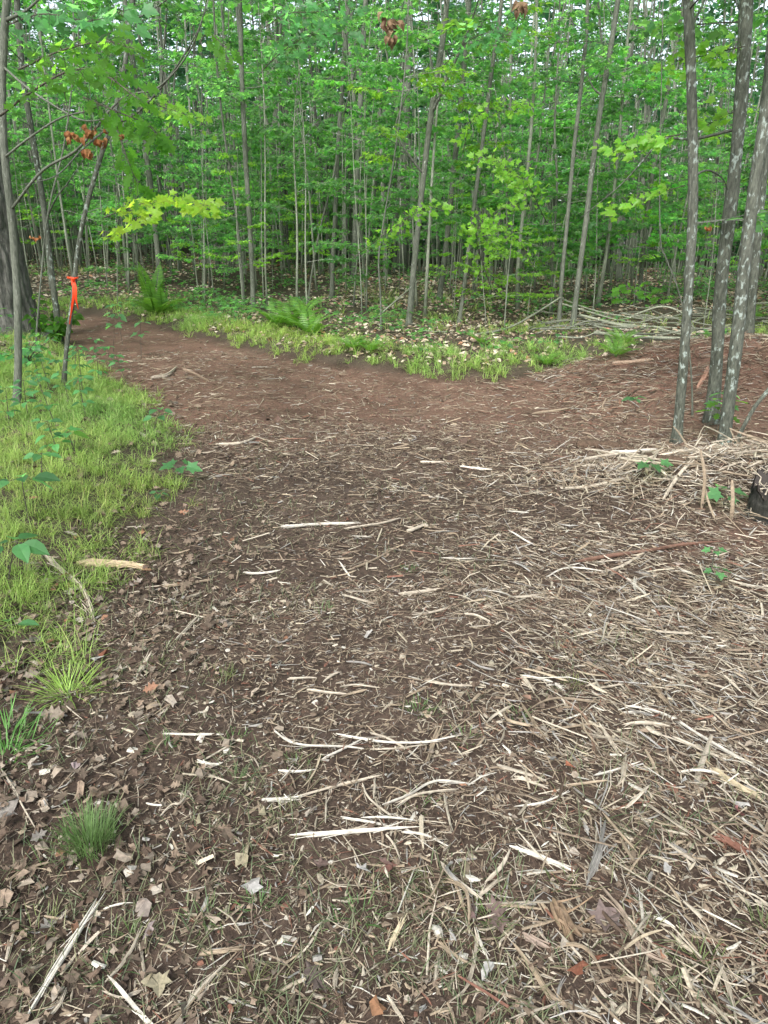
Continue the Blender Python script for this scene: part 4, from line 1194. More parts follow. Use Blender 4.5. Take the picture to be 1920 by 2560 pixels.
    ([(366, 2017), (390, 2022), (414, 2027)], 5, WHITE, 'tiny white sliver left of the crooked pale splinter'),
    ([(1364, 1455), (1420, 1426), (1520, 1435)], 4, WHITE, 'thin white sliver under the brown stick at right'),
    ([(1388, 1228), (1473, 1218), (1573, 1197)], 8, PALE, 'long pale splinter left of the shredded heap'),
    ([(1455, 1168), (1500, 1166), (1560, 1162)], 6, PALE, 'pale splinter running toward the half-buried log'),
    ([(1500, 1440), (1560, 1415), (1610, 1390)], 8, PALE, 'pale splinter rising to the brown stick at right'),
    ([(1820, 1458), (1870, 1468), (1930, 1482)], 7, PALE, 'pale splinter at the right edge below the brown stick'),
    ([(1560, 1448), (1600, 1480), (1640, 1525)], 5, WHITE, 'thin splinter slanting down left of the small leafy sprig'),
    ([(1585, 1450), (1588, 1482)], 8, WHITE, 'short white peg-like chip below the brown stick'),
    ([(1280, 1500), (1310, 1500), (1350, 1496)], 7, PALE, 'level pale splinter left of the thin slanting one at right'),
    ([(1330, 1040), (1400, 1028), (1440, 1020)], 5, TAN, 'long tan sliver on the red soil toward the mound'),
    ([(540, 1115), (600, 1112), (650, 1095)], 6, PALE, 'pale splinter at the edge of the left grass, far side'),
    ([(1500, 1000), (1480, 960), (1530, 945)], 4, BROWN, 'dark twig on the face of the mound'),
    ]:
    stick(WS, pts, w, c, lab, fr=3 if w < 7 else 7)
for pts, w, c, lab, nm, cat in [
    ([(1438, 1409), (1520, 1398), (1608, 1386), (1700, 1375), (1805, 1360)], 9, (.12, .066, .046), 'smooth red-brown stick lying in the dark soil at right', 'fallen_stick', 'stick'),
    ([(193, 1423), (280, 1421), (374, 1423)], 25, (.42, .33, .21), 'thick fibrous shredded branch butt at the edge of the left grass', 'shredded_branch', 'branch'),
    ([(110, 1392), (154, 1430), (190, 1465)], 13, PALE, 'upper forked piece of pale shredded branch in the left grass', 'shredded_branch', 'branch'),
    ([(170, 1440), (208, 1484), (225, 1520), (239, 1562)], 12, PALE, 'pale shredded branch bending down out of the left grass', 'shredded_branch', 'branch'),
    ([(182, 1470), (175, 1490), (172, 1500)], 6, WHITE, 'little white prong beside the bending shredded branch', 'shredded_branch', 'branch'),
    ([(380, 950), (420, 942), (445, 920)], 8, (.42, .35, .28), 'curved grey branch on the red soil near the left bend', 'fallen_branch', 'branch'),
    ([(455, 925), (480, 935), (520, 955)], 7, (.25, .18, .13), 'brown branch right of the curved grey one at the bend', 'fallen_branch', 'branch'),
    ([(1530, 920, .02), (1580, 912), (1630, 905)], 9, (.30, .21, .15), 'broad split root on the mound crest', 'fallen_branch', 'branch'),
    ([(1560, 1000), (1590, 980), (1605, 975)], 4, BROWN, 'short dark root on the face of the mound', 'fallen_branch', 'branch'),
    ([(1745, 975), (1760, 950), (1772, 920)], 10, (.30, .17, .12), 'reddish broken root leaning at the foot of the middle lichened trunk', 'fallen_branch', 'branch'),
    ]:
    stick(nm, pts, w, c, lab, cat=cat, fr=(10 if 'shredded' in nm else 1), sides=8)

def log(pts, w, label, c=(.8, .75, .7), bark=M_TWIG, name='fallen_log', lift=.0, cat='log'):
    q = np.array([hits(p[0], p[1]) for p in pts]); P = spline(q, 24)
    d = np.linalg.norm(P.mean(0) - [0, 0, CAM_H]); r = w / FPX * d / 2
    P[:, 2] = height(P[:, 0], P[:, 1]) + r * .45 + lift
    loc = P[0].copy(); A = Acc(); add_tube(A, P - loc, r * np.interp(np.linspace(0, 1, 24), [0, .1, .9, 1], [.7, 1, .95, .7]), 14, c, lump=.14, seed=4)
    obj(name, A.mesh('log', [bark], True), loc=loc, label=label, cat=cat)
M_LOG = bark_mat('muddy_log', (.06, .042, .032), (.15, .11, .085))
log([(1440, 1118), (1527, 1122), (1600, 1138)], 26, 'half-buried muddy log on the left of the shredded heap', bark=M_LOG)
log([(1600, 1158), (1650, 1165), (1705, 1168)], 36, 'thick dark log end under the pale sticks of the heap', bark=M_LOG)

# stump at the right edge
def stump():
    p = hits(1915, 1292); p[0] += .15
    sides, n = 40, 14
    z = np.linspace(-.05, .27, n); a = np.linspace(0, 6.283, sides, endpoint=False)
    Zg, Ag = np.meshgrid(z, a, indexing='ij')
    rr = .21 + .05 * np.exp(-(Zg + .05) / .08) + .016 * np.abs(np.sin(Ag * 9 + 2 * vnoise(Zg * 12, Ag * 2, 3))) + .02 * vnoise(Zg * 20, Ag * 4, 8)
    Zt = Zg * (.82 + .22 * np.cos(Ag - .4)) + sstep(.1, .27, Zg) * (.10 * (vnoise(Ag * 6, Zg * 0, 12) - .5))
    V = np.stack([rr * np.cos(Ag), rr * np.sin(Ag), Zt], -1).reshape(-1, 3)
    i = np.arange(n - 1)[:, None] * sides; j = np.arange(sides)[None]; k = (j + 1) % sides
    F = np.stack([i + j, i + k, i + sides + k, i + sides + j], -1).reshape(-1, 4)
    e = bpy.data.objects.new('tree_stump', None); COL.objects.link(e); e.location = p
    tag(e, None, 'dark wet stump with splintered pale rim, cut off by the right edge', 'stump')
    A = Acc(); A.add(V, F, (.35, .34, .33)); obj('bark', A.mesh('bark', [M_OAK], True), e)
    T = Acc(); b = (n - 1) * sides
    T.add(np.vstack([V[b:b + sides] * [.97, .97, 1], [[0, 0, .08]]]), np.stack([np.arange(sides), (np.arange(sides) + 1) % sides, np.full(sides, sides)], -1), (.03, .024, .02))
    for s in range(46):
        aa = R.uniform(0, 6.28); q = np.array([math.cos(aa), math.sin(aa), 0]) * .20 + [0, 0, .27 * (.82 + .22 * math.cos(aa - .4)) - .02]
        add_tube(T, np.array([q, q + [R.normal(0, .02), R.normal(0, .02), R.uniform(.02, .06)], q + [R.normal(0, .05), R.normal(0, .05), R.uniform(.02, .09)]]), [.006, .004, .001], 4, np.array(PALE) * R.uniform(.7, 1.2))
    obj('broken_top', T.mesh('broken_top', [M_WOOD]), e)
stump()

# sticks of the shredded heap at right
def heap():
    big = [([(1546, 1183, .02), (1627, 1166, .05), (1743, 1145, .05)], 8, PALE, 'long pale stick arching over the thick dark log end'),
           ([(1455, 1160, .01), (1500, 1155, .03), (1605, 1145, .04)], 7, PALE, 'pale stick lying level above the half-buried log'),
           ([(1525, 1145, .03), (1570, 1148, .04), (1640, 1146, .05)], 6, WHITE, 'white stick crossing behind the thick dark log end'),
           ([(1614, 1195, .02), (1628, 1180, .05), (1640, 1160, .08)], 6, PALE, 'short upright pale fork by the thick dark log end'),
           ([(1655, 1262, .01), (1690, 1215, .05), (1725, 1180, .07)], 7, PALE, 'pale stick slanting up across the front of the heap')]
    for pts, w, c, lab in big: stick('heap_stick', pts, w, c, lab, cat='stick', fr=3, group='pale sticks of the shredded heap')
    # the two that stand out of the heap
    for px, w, lab in (([(1754, 1262), (1762, 1193), (1758, 1128)], 8, 'stout pale splinter standing upright out of the heap'),
                       ([(1828, 1292), (1832, 1250), (1838, 1205)], 9, 'grey-white broken peg standing before the stump')):
        b = hits(px[0][0], px[0][1] + 10); q = np.array([atY(x / K, y / K, b[1]) for x, y in px]); q[0] = b; q[-1, 1] += .04
        P = spline(q, 12); loc = P[0].copy()
        obj('heap_stick', wood_mesh(P - loc, w / FPX * 4.9 / 2, TAN, 6, 0), loc=loc, label=lab, cat='stick')
    zones = [('left of the thick dark log end', 1.75, 2.15), ('between the thick dark log end and the upright splinter', 2.15, 2.5), ('between the upright splinter and the stump', 2.5, 3.0)]
    protos = []
    for i in range(10):
        L = R.uniform(.12, .34); x = np.linspace(0, L, 8)
        P = np.stack([x, .012 * np.sin(x * 9 + i) * R.uniform(.3, 1.2), .02 * np.sin(x * 7)], -1)
        c = [PALE, TAN, TAN, PALE, (.33, .29, .22)][i % 5]
        protos.append(wood_mesh(P, R.uniform(.003, .007), c, 6, 3))
    for k in range(150):
        x = R.uniform(1.5, 3.1); y = 4.75 + R.normal(0, .28)
        z = next(z for z in zones + [('', 0, 9)] if z[1] <= x < z[2])
        where = z[0] or 'at the left foot of the heap'
        if x > 3.0: where = 'between the upright splinter and the stump'
        o = obj('heap_stick', protos[k % 10], loc=(x, y, gz(x, y) + R.uniform(.015, .10)), cat='stick',
                label='pale torn heap stick, ' + where, group='pale sticks of the shredded heap, ' + where)
        o.rotation_euler = (R.uniform(0, 6.28), R.normal(-.08, .2), R.uniform(0, 6.28))
heap()

# poles and brush on the forest floor
def pole(px, Ys, w, label, name='fallen_pole', c=(1.9, 1.85, 1.75), cat='pole', group=None, raise_=0):
    q = []
    for i, (x, y) in enumerate(px):
        Y = Ys[0] + (Ys[1] - Ys[0]) * i / (len(px) - 1); p = atY(x, y, Y); p[2] = max(p[2], gz(p[0], p[1]) + .02); q.append(p)
    P = spline(np.array(q), 6 * len(q)); r = w * K / FPX * np.mean(Ys) / 2; loc = P[0].copy()
    A = Acc(); add_tube(A, P - loc, np.linspace(r, r * .55, len(P)), 7, c, lump=.08, seed=int(R.integers(99)))
    obj(name, A.mesh(name, [M_BARK], True), loc=loc, label=label, cat=cat, group=group)
pole([(1025, 755), (1110, 703), (1215, 640)], (11.8, 13.2), 5.5, 'pale straight pole leaning up from the bright grass to the pale trunks')
pole([(808, 690), (860, 645), (905, 605)], (13, 14.5), 4, 'dark thin pole slanting up beside the fern clump')
pole([(905, 765), (940, 800), (960, 835)], (12.2, 12.0), 3, 'short dark stick slanting down behind the end of the bank')
pole([(1250, 680), (1340, 700), (1440, 715), (1560, 740)], (13.5, 12.5), 6, 'longest pale pole across the top of the brush pile')
pole([(1300, 695), (1390, 712), (1480, 740), (1590, 765)], (13, 12), 5, 'second pale pole just below the longest in the brush pile')
pole([(1460, 715), (1510, 690), (1560, 665)], (13, 13.5), 5, 'pale pole rising right out of the brush pile to the dark leafy bough')
pole([(1280, 745), (1400, 770), (1500, 772), (1580, 768)], (12, 11.2), 9, 'thick barkless log lying low in the brush pile')
pole([(1210, 655), (1330, 690), (1400, 700)], (14, 13), 4, 'grey pole at the back left of the brush pile')
pole([(1370, 680), (1430, 662), (1480, 680), (1500, 730)], (13, 12.5), 4, 'crooked forked branch standing in the brush pile')
pole([(1200, 640), (1290, 672), (1420, 712)], (14.5, 13.5), 3.5, 'thin bent pole behind the pale trunks at the brush pile')
pole([(1430, 820), (1470, 795), (1490, 780)], (9.9, 9.7), 6, 'broken branch on the rim of the mound, bark still on', c=(1, .9, .8))
pole([(1410, 705), (1470, 735), (1530, 760)], (12.4, 11.6), 5, 'grey pole lying behind the crest of the mound')
pole([(1700, 790), (1780, 768), (1900, 752)], (11, 10.4), 5, 'pale pole behind the mound at the right edge')
pole([(1590, 735), (1620, 745), (1700, 748)], (12, 11.6), 5, 'short pale pole behind the lichened trunks')
pole([(1460, 738), (1520, 735), (1610, 720)], (12.5, 12.4), 4, 'level pale stick left of the lichened trunks')
pole([(1480, 770), (1510, 745), (1550, 752)], (10.4, 10.2), 4, 'dark broken root curling above the mound crest', c=(.8, .7, .6))
wh = ['on the left side of the brush pile', 'in the middle of the brush pile', 'on the right side of the brush pile by the lichened trunks']
for i in range(66):
    x0 = R.uniform(1130, 1700); y0 = R.uniform(690, 765); a = R.normal(.15, .35); l = R.uniform(50, 170)
    yb = 11.0 + (770 - y0) / 70 * 3.5
    h = yb + R.uniform(-.3, .3)
    p0 = atY(x0, y0, h); p1 = atY(x0 + l * math.cos(a), y0 + l * math.sin(a) * .45, h + R.normal(0, .5))
    p0[2] = gz(p0[0], p0[1]) + R.uniform(.02, .22); p1[2] = gz(p1[0], p1[1]) + R.uniform(.02, .22)
    mid = (p0 + p1) / 2 + R.normal(0, .06, 3); mid[2] = max(mid[2], gz(mid[0], mid[1]) + .02)
    P = spline(np.array([p0, mid, p1]), 10); A = Acc(); loc = p0
    add_tube(A, P - loc, np.linspace(R.uniform(.008, .02), .005, 10), 5, np.array((1.5, 1.45, 1.4)) * R.uniform(.5, 1.2))
    w = wh[0 if x0 < 1300 else 1 if x0 < 1480 else 2]
    obj('brush_stick', A.mesh('brush_stick', [M_BARK], True), loc=loc, label='thin bare stick tangled ' + w, cat='stick', group='bare sticks ' + w)

# ------------------------------------------------------------------ broad-leaved plants
def plant_stem(name, px, H, n, size, leaves, label, Y=None, cat='plant', tier=1, up=(0, -.3, 1), group=None, spread=1.0):
    p = hit(*px) if Y is None else None
    if p is None: q = atY(px[0], px[1], Y); p = np.array([q[0], Y, gz(q[0], Y)])
    e = bpy.data.objects.new(name, None); COL.objects.link(e); e.location = p
    tag(e, None, label, cat, group)
    A = Acc(); tx, ty = R.normal(0, .06, 2)
    P = np.array([(0, 0, -.01), (tx * .5, ty * .5, H * .5), (tx, ty, H)])
    add_tube(A, spline(P, 7), np.linspace(.004, .002, 7), 5)
    k = 0
    for ti in range(tier):
        z = H * (1 - .3 * ti); m = max(3, n // tier)
        for i in range(m):
            a = i * 6.283 / m + R.uniform(-.3, .3) + ti
            f = z / H; b = np.array([tx * f, ty * f, z])
            d = np.array([math.cos(a), math.sin(a), R.normal(-.1, .15)])
            q = b + d * size * R.uniform(.2, .6) * spread
            add_tube(A, np.array([b, q]), [.0015, .001], 3, cap=False)
            put_leaf(e, leaves[k % len(leaves)], q, d, size * R.uniform(.75, 1.15), up=up, jit=.18); k += 1
    obj('stem', A.mesh('stem', [M_TWIG]), e)
    return e
plant_stem('broadleaf_seedling', (62, 1130), .26, 6, .125, LV, 'dark green seedling with a whorl of long leaves in the left grass', tier=1)
plant_stem('broadleaf_seedling', (90, 1050), .2, 4, .08, LV, 'smaller bluish seedling just behind the long-leaved one')
plant_stem('broadleaf_seedling', (15, 1270), .22, 6, .11, LV, 'fresh green seedling at the left edge above the shredded branch')
plant_stem('broadleaf_seedling', (5, 1370), .06, 3, .10, LV, 'single pale blue-green leaf at the left edge')
plant_stem('broadleaf_seedling', (165, 985), .18, 5, .10, LVY + LG, 'bright yellow-green seedling by the bare hollow in the left grass')
plant_stem('broadleaf_seedling', (375, 1048), .13, 5, .10, LG, 'green seedling at the right rim of the left grass')
plant_stem('broadleaf_seedling', (360, 1085), .05, 4, .06, LV, 'tiny bluish seedling below the one at the grass rim')
plant_stem('broadleaf_seedling', (330, 935), .22, 7, .10, LV, 'bushy seedling in the grass near the dark hollow', tier=2)
plant_stem('broadleaf_seedling', (1545, 1265), .07, 4, .05, LG, 'small bright sprig growing in the dark soil at right', tier=1)
plant_stem('broadleaf_seedling', (1535, 1245), .12, 4, .045, LG, 'thin-stemmed twin of the bright sprig at right')
plant_stem('broadleaf_seedling', (1380, 1020), .12, 5, .10, LG, 'torn yellow-green leaves over the half-buried log', tier=1)
plant_stem('broadleaf_seedling', (1515, 940), .3, 8, .13, LO, 'dark glossy leaves at the foot of the middle lichened trunk', tier=2)
plant_stem('broadleaf_seedling', (1545, 935), .35, 7, .12, LG, 'green leafy shoot behind the nearest lichened trunk', tier=2)
plant_stem('broadleaf_seedling', (1372, 890), .15, 5, .09, LV, 'grey-green seedling on the slope of the mound')
plant_stem('broadleaf_seedling', (1560, 1100), .1, 4, .1, LG, 'green leaf cluster between heap and stump')
for (px, H, n, lab) in [((245, 760), .55, 9, 'left one of two thin seedlings on the red path at the bend'), ((265, 745), .62, 10, 'taller of two thin seedlings on the red path at the bend'),
                        ((305, 775), .5, 7, 'thin seedling standing apart right of the bend pair')]:
    plant_stem('tree_seedling', px, H, n, .12, LV + LG, lab, cat='seedling', tier=2)
ORD14 = ORD[:13] + ['rightmost']
for kk, (x, y, H) in enumerate([(20, 920, .3), (60, 900, .3), (90, 840, .4), (110, 850, .35), (120, 920, .4), (130, 990, .25), (150, 870, .4), (160, 815, .35), (180, 860, .45), (185, 900, .3), (200, 790, .35), (215, 830, .4), (240, 800, .3), (270, 820, .28)]):
    plant_stem('leafy_seedling', (x, y), H, 12, .085, LV, 'bluish-green seedling in the thicket by the ribbon tree foot, ' + ORD14[kk], tier=3, cat='seedling', group='seedlings round the ribbon tree foot')
# dark shrub behind the ribbon tree
def shrub(px, label, n, size, w, h, m=LV, name='leafy_shrub', Y=None):
    p = hit(*px) if Y is None else np.array([atY(px[0], px[1], Y)[0], Y, 0])
    p[2] = gz(p[0], p[1])
    e = bpy.data.objects.new(name, None); COL.objects.link(e); e.location = p
    tag(e, None, label, 'shrub')
    A = Acc()
    for s in range(9):
        a = R.uniform(0, 6.28); q = np.array([math.cos(a) * w * R.uniform(.3, .9), math.sin(a) * w * R.uniform(.3, .9), h * R.uniform(.5, 1)])
        P = spline(np.array([(0, 0, -.02), q * [.3, .3, .6], q]), 8)
        add_tube(A, P, np.linspace(.008, .003, 8), 5)
        for i in range(n // 9):
            b = P[int(R.integers(2, 8))]; a = R.uniform(0, 6.28); d = np.array([math.cos(a), math.sin(a), R.normal(-.25, .25)])
            put_leaf(e, m[i % len(m)], b + d * size * .4, d, size * R.uniform(.6, 1.2), up=(0, -.5, 1), jit=.3)
    obj('stems', A.mesh('stems', [M_TWIG]), e)
LVD = [leaf_mesh(OVAL, M_LEAF_D, (c, c, c)) for c in (.6, .8, 1.0)]
shrub((125, 745), 'dark broad-leaved shrub between the big oak and the ribbon tree', 110, .13, .5, .75, LVD)
shrub((85, 735), 'shaded shrub at the foot of the big oak', 70, .12, .4, .6, LVD)
shrub((60, 800), 'light leafy shrub left of the ribbon tree in front of the oak', 54, .10, .4, .4, LG)

# low saplings near the picture's middle with single tiers
def low_sap(px, Y, sc, i, label, name='maple_sapling'):
    q = atY(px[0], px[1], Y)
    mt = protoS[i % len(protoS)]
    thing_tree(name, [('trunk', mt[0]), ('crown', mt[1])], (q[0], Y, gz(q[0], Y) - .02), R.uniform(0, 6.28), sc, label, 'sapling')
low_sap((1090, 700), 12.6, .62, 2, 'yellow-green sapling just left of the pale leaning pair')
low_sap((1050, 690), 13.4, .7, 6, 'bright sapling standing over the fallen pole')
low_sap((980, 690), 14.5, .7, 10, 'light green sapling between forked trunk and fallen pole')
low_sap((790, 680), 15.5, .75, 0, 'green sapling above the right end of the fern clump')
low_sap((430, 640), 18, .8, 2, 'sapling with pale tiers behind the grass bank, right of the tall fern')
low_sap((250, 620), 17, .7, 5, 'small sapling at the back of the grassy bend')
low_sap((1140, 680), 14.2, .7, 6, 'bright sapling immediately left of the thin wavy stem')
low_sap((1520, 700), 12.5, .6, 1, 'small sapling showing between the lichened trunks')
low_sap((590, 640), 20, .8, 10, 'pale green sapling behind the left end of the fern clump')

# ------------------------------------------------------------------ grass
def grass_ok(x, y):
    s = sdist(x, y) + .9 * (fbm(x * 1.7, y * 1.7, 93) - .5) + .25 * (fbm(x * 6, y * 6, 94) - .5)
    left = (x < -1.0) & (y < 9.5)
    n = fbm(x * 1.1, y * 1.1, 91) * .6 + .4 * fbm(x * 3.3, y * 3.3, 92)
    d = np.zeros(len(x))
    # left sedge sward
    d = np.where(left, sstep(-.18, .35, s) * sstep(.30, .52, n + .12), d)
    d = np.where((x < -1.0) & (y < 2.9), sstep(1.9, 2.9, y) * sstep(-.35, .4, s) * 1.0, d)
    # strip beyond the path
    strip = sstep(.0, .25, s) * sstep(1.7, .4, s + 1.8 * (n - .5)) * sstep(.24, .46, n)
    d = np.where((y >= 9.5) | ((x > -.6) & (y > 8.0)), np.maximum(strip, .5 * sstep(.62, .72, fbm(x * .5, y * .5, 77)) * (s > 1)), d)
    d = np.where((x > 2.6) & (y < 11.3), d * .1, d)
    return d
def grass():
    A = Acc()
    def tufts(n, xr, yr, nb, L, pf, bright):
        y = R.uniform(*yr, n); x = R.uniform(*xr, n)
        keep = (np.abs(x) < .66 * y + .6) & (R.random(n) < pf(x, y))
        x, y = x[keep], y[keep]; n = len(x)
        big = R.uniform(.6, 1.3, n) * (.7 + .6 * fbm(x * 1.5, y * 1.5, 12))
        q = nb
        X = np.repeat(x, q) + R.normal(0, .018, n * q); Y = np.repeat(y, q) + R.normal(0, .018, n * q)
        P = np.stack([X, Y, height(X, Y) - .005], -1)
        comb = np.repeat(R.uniform(0, 6.28, n), q)
        ang = np.where(R.random(n * q) < .5, comb + R.normal(0, .8, n * q), R.uniform(0, 6.28, n * q))
        Lg = np.repeat(big, q) * R.uniform(.5, 1.15, n * q) * L
        hue = fbm(x * .8, y * .8, 44)
        v = np.repeat(R.uniform(.75, 1.2, n), q)[:, None] * R.uniform(.75, 1.2, n * q)[:, None]
        g = np.repeat(hue, q)[:, None]
        c = v * (np.array([1.15, 1.05, .9]) * g + np.array([.72, .92, .9]) * (1 - g)) * bright
        dry = R.random(n * q) < .10
        c[dry] = c[dry] * [1.5, 1.1, 1.6]
        Wd = R.uniform(.0018, .0032, n * q) * np.clip(Y / 4.5, 1, 2.4)
        blades(A, P, ang, Lg, Wd, R.uniform(.2, 1.15, n * q), c, droop=R.uniform(.3, .95, n * q))
    tufts(9500, (-6.5, -.8), (1.6, 9.6), 20, .165, grass_ok, 1.0)
    tufts(10500, (-9, 7), (8.2, 18), 19, .24, grass_ok, 1.1)
    tufts(9000, (-12, 12), (12, 27), 6, .3, lambda x, y: .35 * sstep(.46, .62, fbm(x * .4, y * .4, 77)) * (sdist(x, y) > .5), 1.1)
    obj('grass', A.mesh('grass', [M_GRASS]), kind='stuff', label='soft yellow-green sedge covering the left bank and the strip beyond the path')
    # short torn blades among the chips of the foreground
    B = Acc()
    n = 17000
    r = 1.0 + 6.5 * R.random(n) ** 1.4; a = R.uniform(-.62, .62, n)
    x, y = r * np.sin(a), r * np.cos(a)
    m = fbm(x * 2.3, y * 2.3, 101) + .14 * sstep(.4, -1.4, x) - .14 * sstep(.3, 1.6, x) - .10 * sstep(3.2, 5, y) + .22 * sstep(-1.1, -.1, sdist(x, y)) * (x < 0)
    k = (R.random(n) < sstep(.52, .70, m)) & (sdist(x, y) < .3); x, y = x[k], y[k]; n = len(x)
    P = np.stack([x, y, height(x, y)], -1)
    g = R.uniform(0, 1, n)[:, None]
    c = (np.array([.38, .42, .7]) * g + np.array([1.0, .68, 1.4]) * (1 - g)) * R.uniform(.6, 1.1, n)[:, None]
    blades(B, P, R.uniform(0, 6.28, n), R.uniform(.025, .09, n), R.uniform(.0015, .003, n), R.uniform(.4, 1.35, n), c, droop=R.uniform(.0, .4, n))
    obj('short_grass', B.mesh('short_grass', [M_GRASS]), kind='stuff', label='sparse trampled grass blades poking through the wood chips')
grass()
def tuft(px, label, n, L, w=.003, c=(.75, .9, .8), spread=.03, src=False, name='grass_tuft', lean=(.15, .9)):
    p = hit(*px); A = Acc()
    P = R.normal(0, spread, (n, 3)) * [1, 1, 0]
    ang = np.arctan2(P[:, 1], P[:, 0]) + R.normal(0, .5, n)
    cc = np.array(c) * R.uniform(.7, 1.3, n)[:, None]
    blades(A, P, ang, L * R.uniform(.6, 1.1, n), np.full(n, w), R.uniform(*lean, n), cc, droop=R.uniform(.0, .35, n))
    for i in range(4):
        pass
    return obj(name, A.mesh(name, [M_GRASS]), loc=p, label=label, cat='grass tuft')
tuft((196, 1838), 'dense green sedge tuft on dark soil at lower left', 300, .115, .0022, (.5, .58, .7), .028, lean=(.05, .75))
tuft((150, 1505), 'flattened yellow-green tuft below the shredded branch at left', 130, .15, .003, (.95, 1.0, .8), .03, lean=(.7, 1.3))
tuft((12, 1600), 'broad-bladed bright green tuft at the left edge', 60, .13, .0045, (.42, .7, .55), .05, lean=(.3, 1.2))
tuft((5, 1640), 'low broad-bladed tuft under the bright one at the left edge', 40, .10, .0045, (.42, .7, .55), .04, lean=(.5, 1.3))
for (x, y, lab) in [(1238, 1485, 'small dark green tuft in the chips right of centre'), (1118, 1550, 'dark tuft right of centre, nearer than the small one'), (905, 1540, 'dark mossy tuft above the white crossing splinters'),
                    (505, 1600, 'pink-based tuft left of the white crossing splinters'), (510, 1690, 'little tuft under the short wide white chip'), (355, 1620, 'tuft leaning by the straight thin white splinter'),
                    (885, 1235, 'dark green patch with a white flake in the centre of the clearing'), (700, 1320, 'low green patch left of the clearing centre'), (640, 1650, 'tuft just below the left crossing splinter'),
                    (1005, 1600, 'thin tuft at the right end of the crossing splinters'), (1060, 1985, 'small tuft near the lower centre, right side'), (770, 1985, 'dark upright tuft near the bottom centre'),
                    (940, 1915, 'dark tuft left of the stubby pale piece'), (1215, 1920, 'bright little tuft under the thick straight white splinter'), (900, 1745, 'tuft under the S-curved bundle'),
                    (280, 2030, 'tuft right of the thick white splinter at bottom left'), (240, 2110, 'tall thin tuft beside the thick white splinter, bottom left'), (440, 1990, 'reddish-based tuft in the lower left'),
                    (100, 2020, 'green tuft left of the thick white splinter'), (545, 2130, 'tuft right of the frayed bundle'), (1510, 2090, 'thin green tuft near the bent brown stick'), (340, 1440, 'small tuft at the left among dead leaves'),
                    (480, 1470, 'little bright tuft on the left of the clearing'), (1650, 2010, 'green tuft at the right edge near the bottom'), (560, 1960, 'thin tuft in the lower left centre'), (610, 1760, 'sparse tuft left of the thick white torn end')]:
    tuft((x, y), lab, int(R.integers(22, 48)), R.uniform(.035, .06), .0022, (R.uniform(.35, .6), R.uniform(.42, .6), .6), .022, lean=(.3, 1.2))

